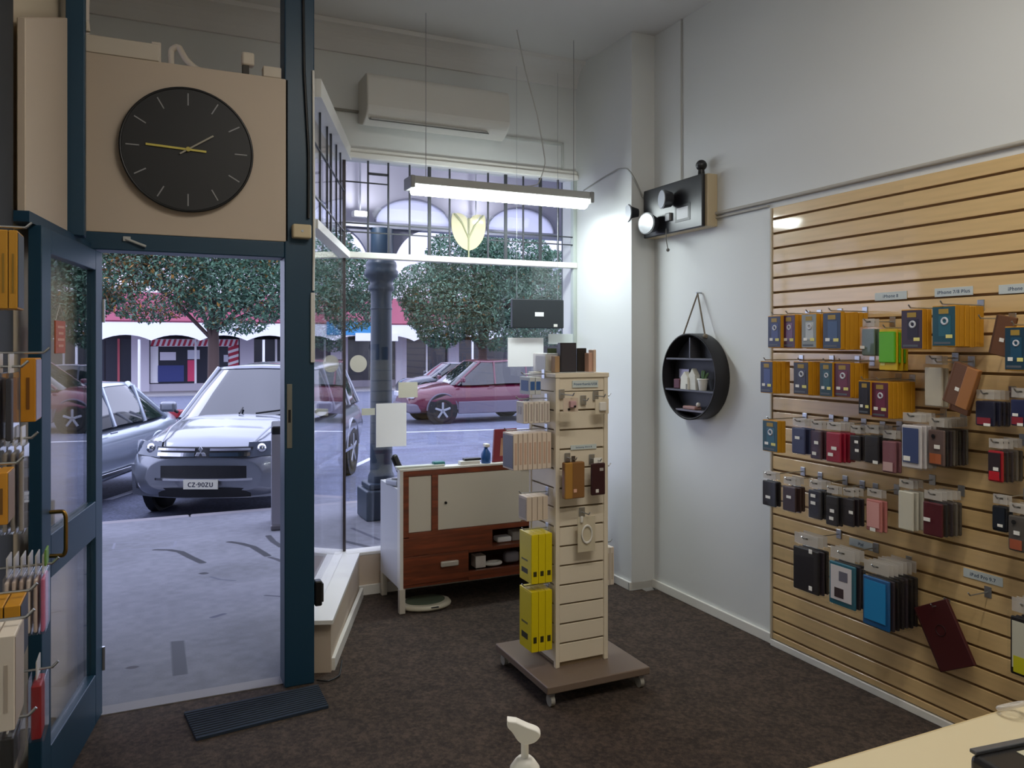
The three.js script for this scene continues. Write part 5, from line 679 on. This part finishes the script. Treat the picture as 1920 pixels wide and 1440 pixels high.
  frontPack('charger_pack', 'cream charger pack at the upper right of the tower front', 'charger', 1116, 1141, 748, 776, 0.06, (t, w, h) => { part('card', G(w, h, 0.004, 0.001), M('#ded3bc', 0.6), t, [0, h / 2, 0]); part('plug_body', G(w * 0.5, h * 0.6, 0.014, 0.005), MAT.white, t, [0, h * 0.5, 0.008]); });
  { const p = onZ(1093, 750, FZ); hook('short dark hook in the middle of the tower front', [p.x, p.y, FZ + 0.003], 0, 0.05); }
  // boxes standing on top
  const stand = (name, words, cat, px0, px1, py, dz, th, m, n, mat2) => { const z = TZ + dz, a = onZ(px0, 690, z), b = onZ(px1, 690, z), h = onZ((px0 + px1) / 2, py, z).y - TOP, t = thing(name, words, cat, [(a.x + b.x) / 2, TOP, z]); part('carton', G(b.x - a.x, h, th, 0.003), m, t, [0, h / 2 + 0.001, 0]); if (mat2) part('front_print', G((b.x - a.x) * 0.86, h * 0.9, 0.001, 0.0003), mat2, t, [0, h / 2, th / 2 + 0.0008]); return t; };
  stand('phone_box', 'tall dark grey box standing on top of the tower', 'box', 1048, 1078, 643, 0.06, 0.03, M('#34333a', 0.4), 1, M('#3c3b44', 0.35)); stand('phone_box', 'shorter black box beside the tall grey one on the tower top', 'box', 1079, 1097, 653, 0.03, 0.03, M('#1e1d1f', 0.4), 1, M('#2a2624', 0.4)); stand('card_pack', 'thin pale pink card pack at the right on the tower top', 'box', 1099, 1106, 662, 0.06, 0.05, M('#c9a08c', 0.5)); stand('card_pack', 'thin cream card pack at the far right on the tower top', 'box', 1108, 1113, 656, 0.07, 0.05, M('#d8bda8', 0.5)); stand('kraft_box', 'tan narrow box left of the dark grey box on the tower top', 'box', 1037, 1046, 668, 0.07, 0.04, M('#a98a66', 0.6));
  { const z = TZ + 0.02, p = onZ(1022, 690, z), t = thing('clear_stock_tub', 'clear plastic tub of packets at the left on the tower top', 'tub', [LX + 0.038, TOP, z - 0.06]); part('tub', G(0.07, 0.09, 0.14, 0.006), MAT.clearSoft, t, [0, 0.046, 0]); for (let i = 0; i < 3; i++) part('packet', G(0.016, 0.075, 0.11, 0.003), M(['#cfd4cc', '#d8c9c4', '#b9c4c0'][i], 0.6), t, [-0.02 + i * 0.02, 0.042, 0]); part('leaf_tag', G(0.05, 0.03, 0.003, 0.001), M('#3c4c34', 0.7), t, [0.02, 0.1, 0.03]); }
  // packs hung on the left face, fronts toward -x
  const left = (name, words, cat, py0, py1, reach, n, step, w, z, build, group) => { const X = LX - reach, pz = z, y0 = onX(1000, py1, LX - reach / 2).y, y1 = onX(1000, py0, LX - reach / 2).y; for (let k = 0; k < n; k++) { const t = thing(name, k ? ORD[k] + ' pack behind the ' + words : words, cat, [X + (k + 1) * step, y0, pz], -Math.PI / 2, k ? 'packs behind the ' + words : undefined); build(t, w, y1 - y0, step - 0.002, k); } hook('hook of the ' + words, [LX - 0.0075, y1 + 0.012, pz], -Math.PI / 2, reach + 0.01); };
  left('adapter_pack', 'blue and white adapter pack highest on the tower left side', 'adapter', 706, 738, 0.11, 2, 0.03, 0.11, TZ + 0.03, (t, w, h, d, k) => { part('card', G(w, h, d, 0.002), M('#cfd3d6', 0.5), t, [0, h / 2, d / 2]); part('blue_print', G(w * 0.7, h * 0.6, 0.001, 0.0003), M('#3a62a0', 0.5), t, [0, h * 0.5, d + 0.0008]); part('side_print', G(0.001, h * 0.5, d * 0.8, 0.0003), M('#3a62a0', 0.5), t, [w / 2 + 0.0006, h * 0.5, d / 2]); });
  left('earphone_pack', 'white earphone pack on the tower left side', 'earphones', 752, 792, 0.15, 5, 0.028, 0.08, TZ + 0.06, (t, w, h, d) => { part('carton', G(w, h, d, 0.004), M('#e2d9cf', 0.5), t, [0, h / 2, d / 2]); part('window', G(w * 0.4, h * 0.35, 0.001, 0.0003), M('#b0a49c', 0.4), t, [0, h * 0.6, d + 0.0008]); part('side_print', G(0.001, h * 0.8, d * 0.4, 0.0003), M('#b9aca4', 0.5), t, [w / 2 + 0.0006, h * 0.5, d / 2]); });
  left('charger_box', 'cream charger box in the broad stack of the tower', 'box', 812, 880, 0.21, 8, 0.0245, 0.12, TZ + 0.06, (t, w, h, d) => { part('carton', G(w, h, d, 0.002), M('#e4d3c2', 0.5), t, [0, h / 2, d / 2]); part('front_print', G(w * 0.9, h * 0.9, 0.001, 0.0003), M('#6d6a74', 0.4), t, [0, h / 2, d + 0.0008]); part('side_print', G(0.001, h * 0.6, d * 0.5, 0.0003), M('#cfae98', 0.5), t, [w / 2 + 0.0006, h * 0.45, d / 2]); });
  left('cable_box', 'cream cable box lower on the tower left side', 'box', 926, 970, 0.14, 4, 0.028, 0.09, TZ + 0.07, (t, w, h, d) => { part('carton', G(w, h, d, 0.002), M('#ddccb8', 0.5), t, [0, h / 2, d / 2]); part('front_print', G(w * 0.8, h * 0.8, 0.001, 0.0003), M('#b9ac9c', 0.5), t, [0, h / 2, d + 0.0008]); });
  const yel = (words, py0, py1, reach) => left('screen_protector_box', words, 'box', py0, py1, reach, 3, 0.036, 0.13, TZ + 0.07, (t, w, h, d) => { part('carton', G(w, h, d, 0.002), M('#e6d010', 0.38), t, [0, h / 2, d / 2]); const f = part('front_print', G(w * 0.94, h * 0.94, 0.001, 0.0003), M('#e2cd1c', 0.38), t, [0, h / 2, d + 0.0008]); part('black_print', G(w * 0.5, h * 0.1, 0.001, 0.0003), M('#2a2812', 0.5), f, [-w * 0.05, -h * 0.28, 0.001]); part('black_print', G(w * 0.5, h * 0.035, 0.001, 0.0003), M('#6b6420', 0.5), f, [-w * 0.05, -h * 0.06, 0.001]); part('side_print', G(0.001, h * 0.1, d * 0.5, 0.0003), M('#3a3614', 0.5), t, [w / 2 + 0.0006, h * 0.2, d / 2]); });
  yel('yellow screen protector box, upper one on the tower', 992, 1082, 0.125); yel('yellow screen protector box, lower one on the tower', 1096, 1206, 0.125);
  // right side
  const right = (name, words, cat, py0, py1, reach, n, step, w, z, col) => { const y0 = onX(1150, py1, RX + reach / 2).y, y1 = onX(1150, py0, RX + reach / 2).y; for (let k = 0; k < n; k++) { const t = thing(name, k ? ORD[k] + ' pack behind the ' + words : words, cat, [RX + reach - (k + 1) * step, y0, z], Math.PI / 2, k ? 'packs behind the ' + words : undefined); part('carton', G(w, y1 - y0, step - 0.002, 0.002), M(col, 0.5), t, [0, (y1 - y0) / 2, step / 2]); part('side_print', G(0.001, (y1 - y0) * 0.7, step * 0.4, 0.0003), M('#c4b8a4', 0.5), t, [-w / 2 - 0.0006, (y1 - y0) / 2, step / 2]); } hook('hook of the ' + words, [RX + 0.005, y1 + 0.012, z], Math.PI / 2, reach + 0.02); };
  right('cable_box', 'pale thin pack on the right side of the tower', 'box', 812, 878, 0.07, 2, 0.016, 0.1, TZ - 0.02, '#d6ccc4'); right('white_box', 'cream boxes low on the right side of the tower', 'box', 1034, 1106, 0.1, 4, 0.024, 0.12, TZ - 0.02, '#ddd3c6'); { const y = onX(1150, 1034, RX + 0.05).y; single('hang_clip', G(0.05, 0.03, 0.02, 0.006), MAT.black, 'small black clip above the cream boxes on the tower right', 'clip', [RX + 0.05, y + 0.028, TZ - 0.02]); }
  for (const py of [745, 880]) { const y = onX(1150, py, RX + 0.04).y; hook(py === 745 ? 'bare hook high on the right side of the tower' : 'bare hook midway on the right side of the tower', [RX + 0.003, y, TZ + 0.02], Math.PI / 2, 0.09); }
}
// ---------------------------------------------------------------- stock on the left wall, seen nearly edge-on
{
  const WX = XL + 0.03, D = -Math.PI / 2 + Math.PI; // fronts toward +x
  // a row of packs on one hook: near side faces the room; x runs out from the wall
  const row = (name, words, cat, z, px0, px1, py0, py1, n, w, build) => {
    const a = onZ(px0, py0, z), b = onZ(px1, py0, z), y1 = a.y, y0 = onZ(px0, py1, z).y, x0 = Math.max(a.x, WX + 0.004), step = (b.x - x0) / n;
    for (let k = 0; k < n; k++) { const first = k === n - 1, t = thing(name, first ? words : ORD[n - 1 - k] + ' pack behind the ' + words, cat, [x0 + k * step, y0, z - w / 2], D, first ? undefined : 'packs behind the ' + words); build(t, w, y1 - y0, step * 0.93, k); }
    hook('hook of the ' + words, [WX, y1 + 0.012, z - w / 2], D, b.x - WX + 0.02);
  };
  const carton = (col, front, sidePrint) => (t, w, h, d) => { part('carton', G(w, h, d, 0.002), M(col, 0.5), t, [0, h / 2, d / 2]); part('front_print', G(w * 0.95, h * 0.95, 0.001, 0.0003), M(front, 0.4), t, [0, h / 2, d + 0.0007]); if (sidePrint) part('side_print', G(0.001, h * 0.5, d * 0.22, 0.0003), M(sidePrint, 0.5), t, [-w / 2 - 0.0006, h * 0.45, d / 2]); };
  const bag = (col) => (t, w, h, d) => { part('case', G(w * 0.86, h * 0.9, d * 0.6, 0.004), M(col, 0.45), t, [0, h * 0.47, d / 2]); part('clear_pack', G(w, h, d, 0.003), MAT.clear, t, [0, h / 2, d / 2]); part('hang_tab', G(w * 0.7, 0.04, 0.003, 0.001), MAT.clearSoft, t, [0, h + 0.019, d / 2]); };
  row('phone_case_box', 'yellow phone case box highest on the left wall', 'box', -1.95, -40, 34, 428, 578, 4, 0.09, carton('#b98420', '#2c2a30', '#8a6a1e'));
  row('phone_case_pack', 'dark phone case pack left of the tall yellow box', 'case', -1.9, -40, 26, 700, 834, 3, 0.09, bag('#211f2a'));
  row('phone_case_box', 'tall yellow box with side lettering on the left wall', 'box', -2.05, 38, 69, 672, 792, 1, 0.1, carton('#c8851a', '#8f86a4', '#7a4a12'));
  row('phone_case_pack', 'grey clear pack below the tall yellow box', 'case', -1.95, 0, 46, 838, 1005, 3, 0.085, bag('#8d8680'));
  row('phone_case_box', 'short yellow box half way down the left wall', 'box', -1.8, -60, 16, 890, 990, 3, 0.085, carton('#c98a22', '#8a6f52', '#6e4a14'));
  row('phone_case_pack', 'pink phone case pack low on the left wall', 'case', -1.95, 4, 86, 1086, 1200, 6, 0.09, (t, w, h, d, k) => { bag(k === 5 ? '#c06a8c' : ['#d2c4bc', '#c4b2a8', '#b9a69c'][k % 3])(t, w, h, d); if (k === 5) part('green_tab', G(w * 0.5, 0.035, 0.004, 0.001), M('#6f9a48', 0.5), t, [0.0, h + 0.03, d / 2 + 0.004]); });
  row('phone_case_box', 'yellow box low on the left wall', 'box', -1.7, -60, 40, 1146, 1260, 3, 0.1, carton('#c48a1c', '#1f2020', '#8a5c12'));
  row('white_box', 'white carton at the bottom of the left wall', 'box', -1.5, -80, 30, 1205, 1388, 3, 0.1, carton('#ded3c6', '#a79a90', '#b3a698'));
  row('phone_case_pack', 'red phone case pack lowest on the left wall', 'case', -2.0, 50, 86, 1282, 1396, 1, 0.09, bag('#8c1a20'));
  row('phone_case_pack', 'black pack at the very bottom left corner', 'case', -1.6, -60, 36, 1396, 1470, 2, 0.1, bag('#1b191b'));
}
scene.traverse((o) => { if (o.isMesh) { o.castShadow = true; o.receiveShadow = true; } });
renderer.render(scene, camera);
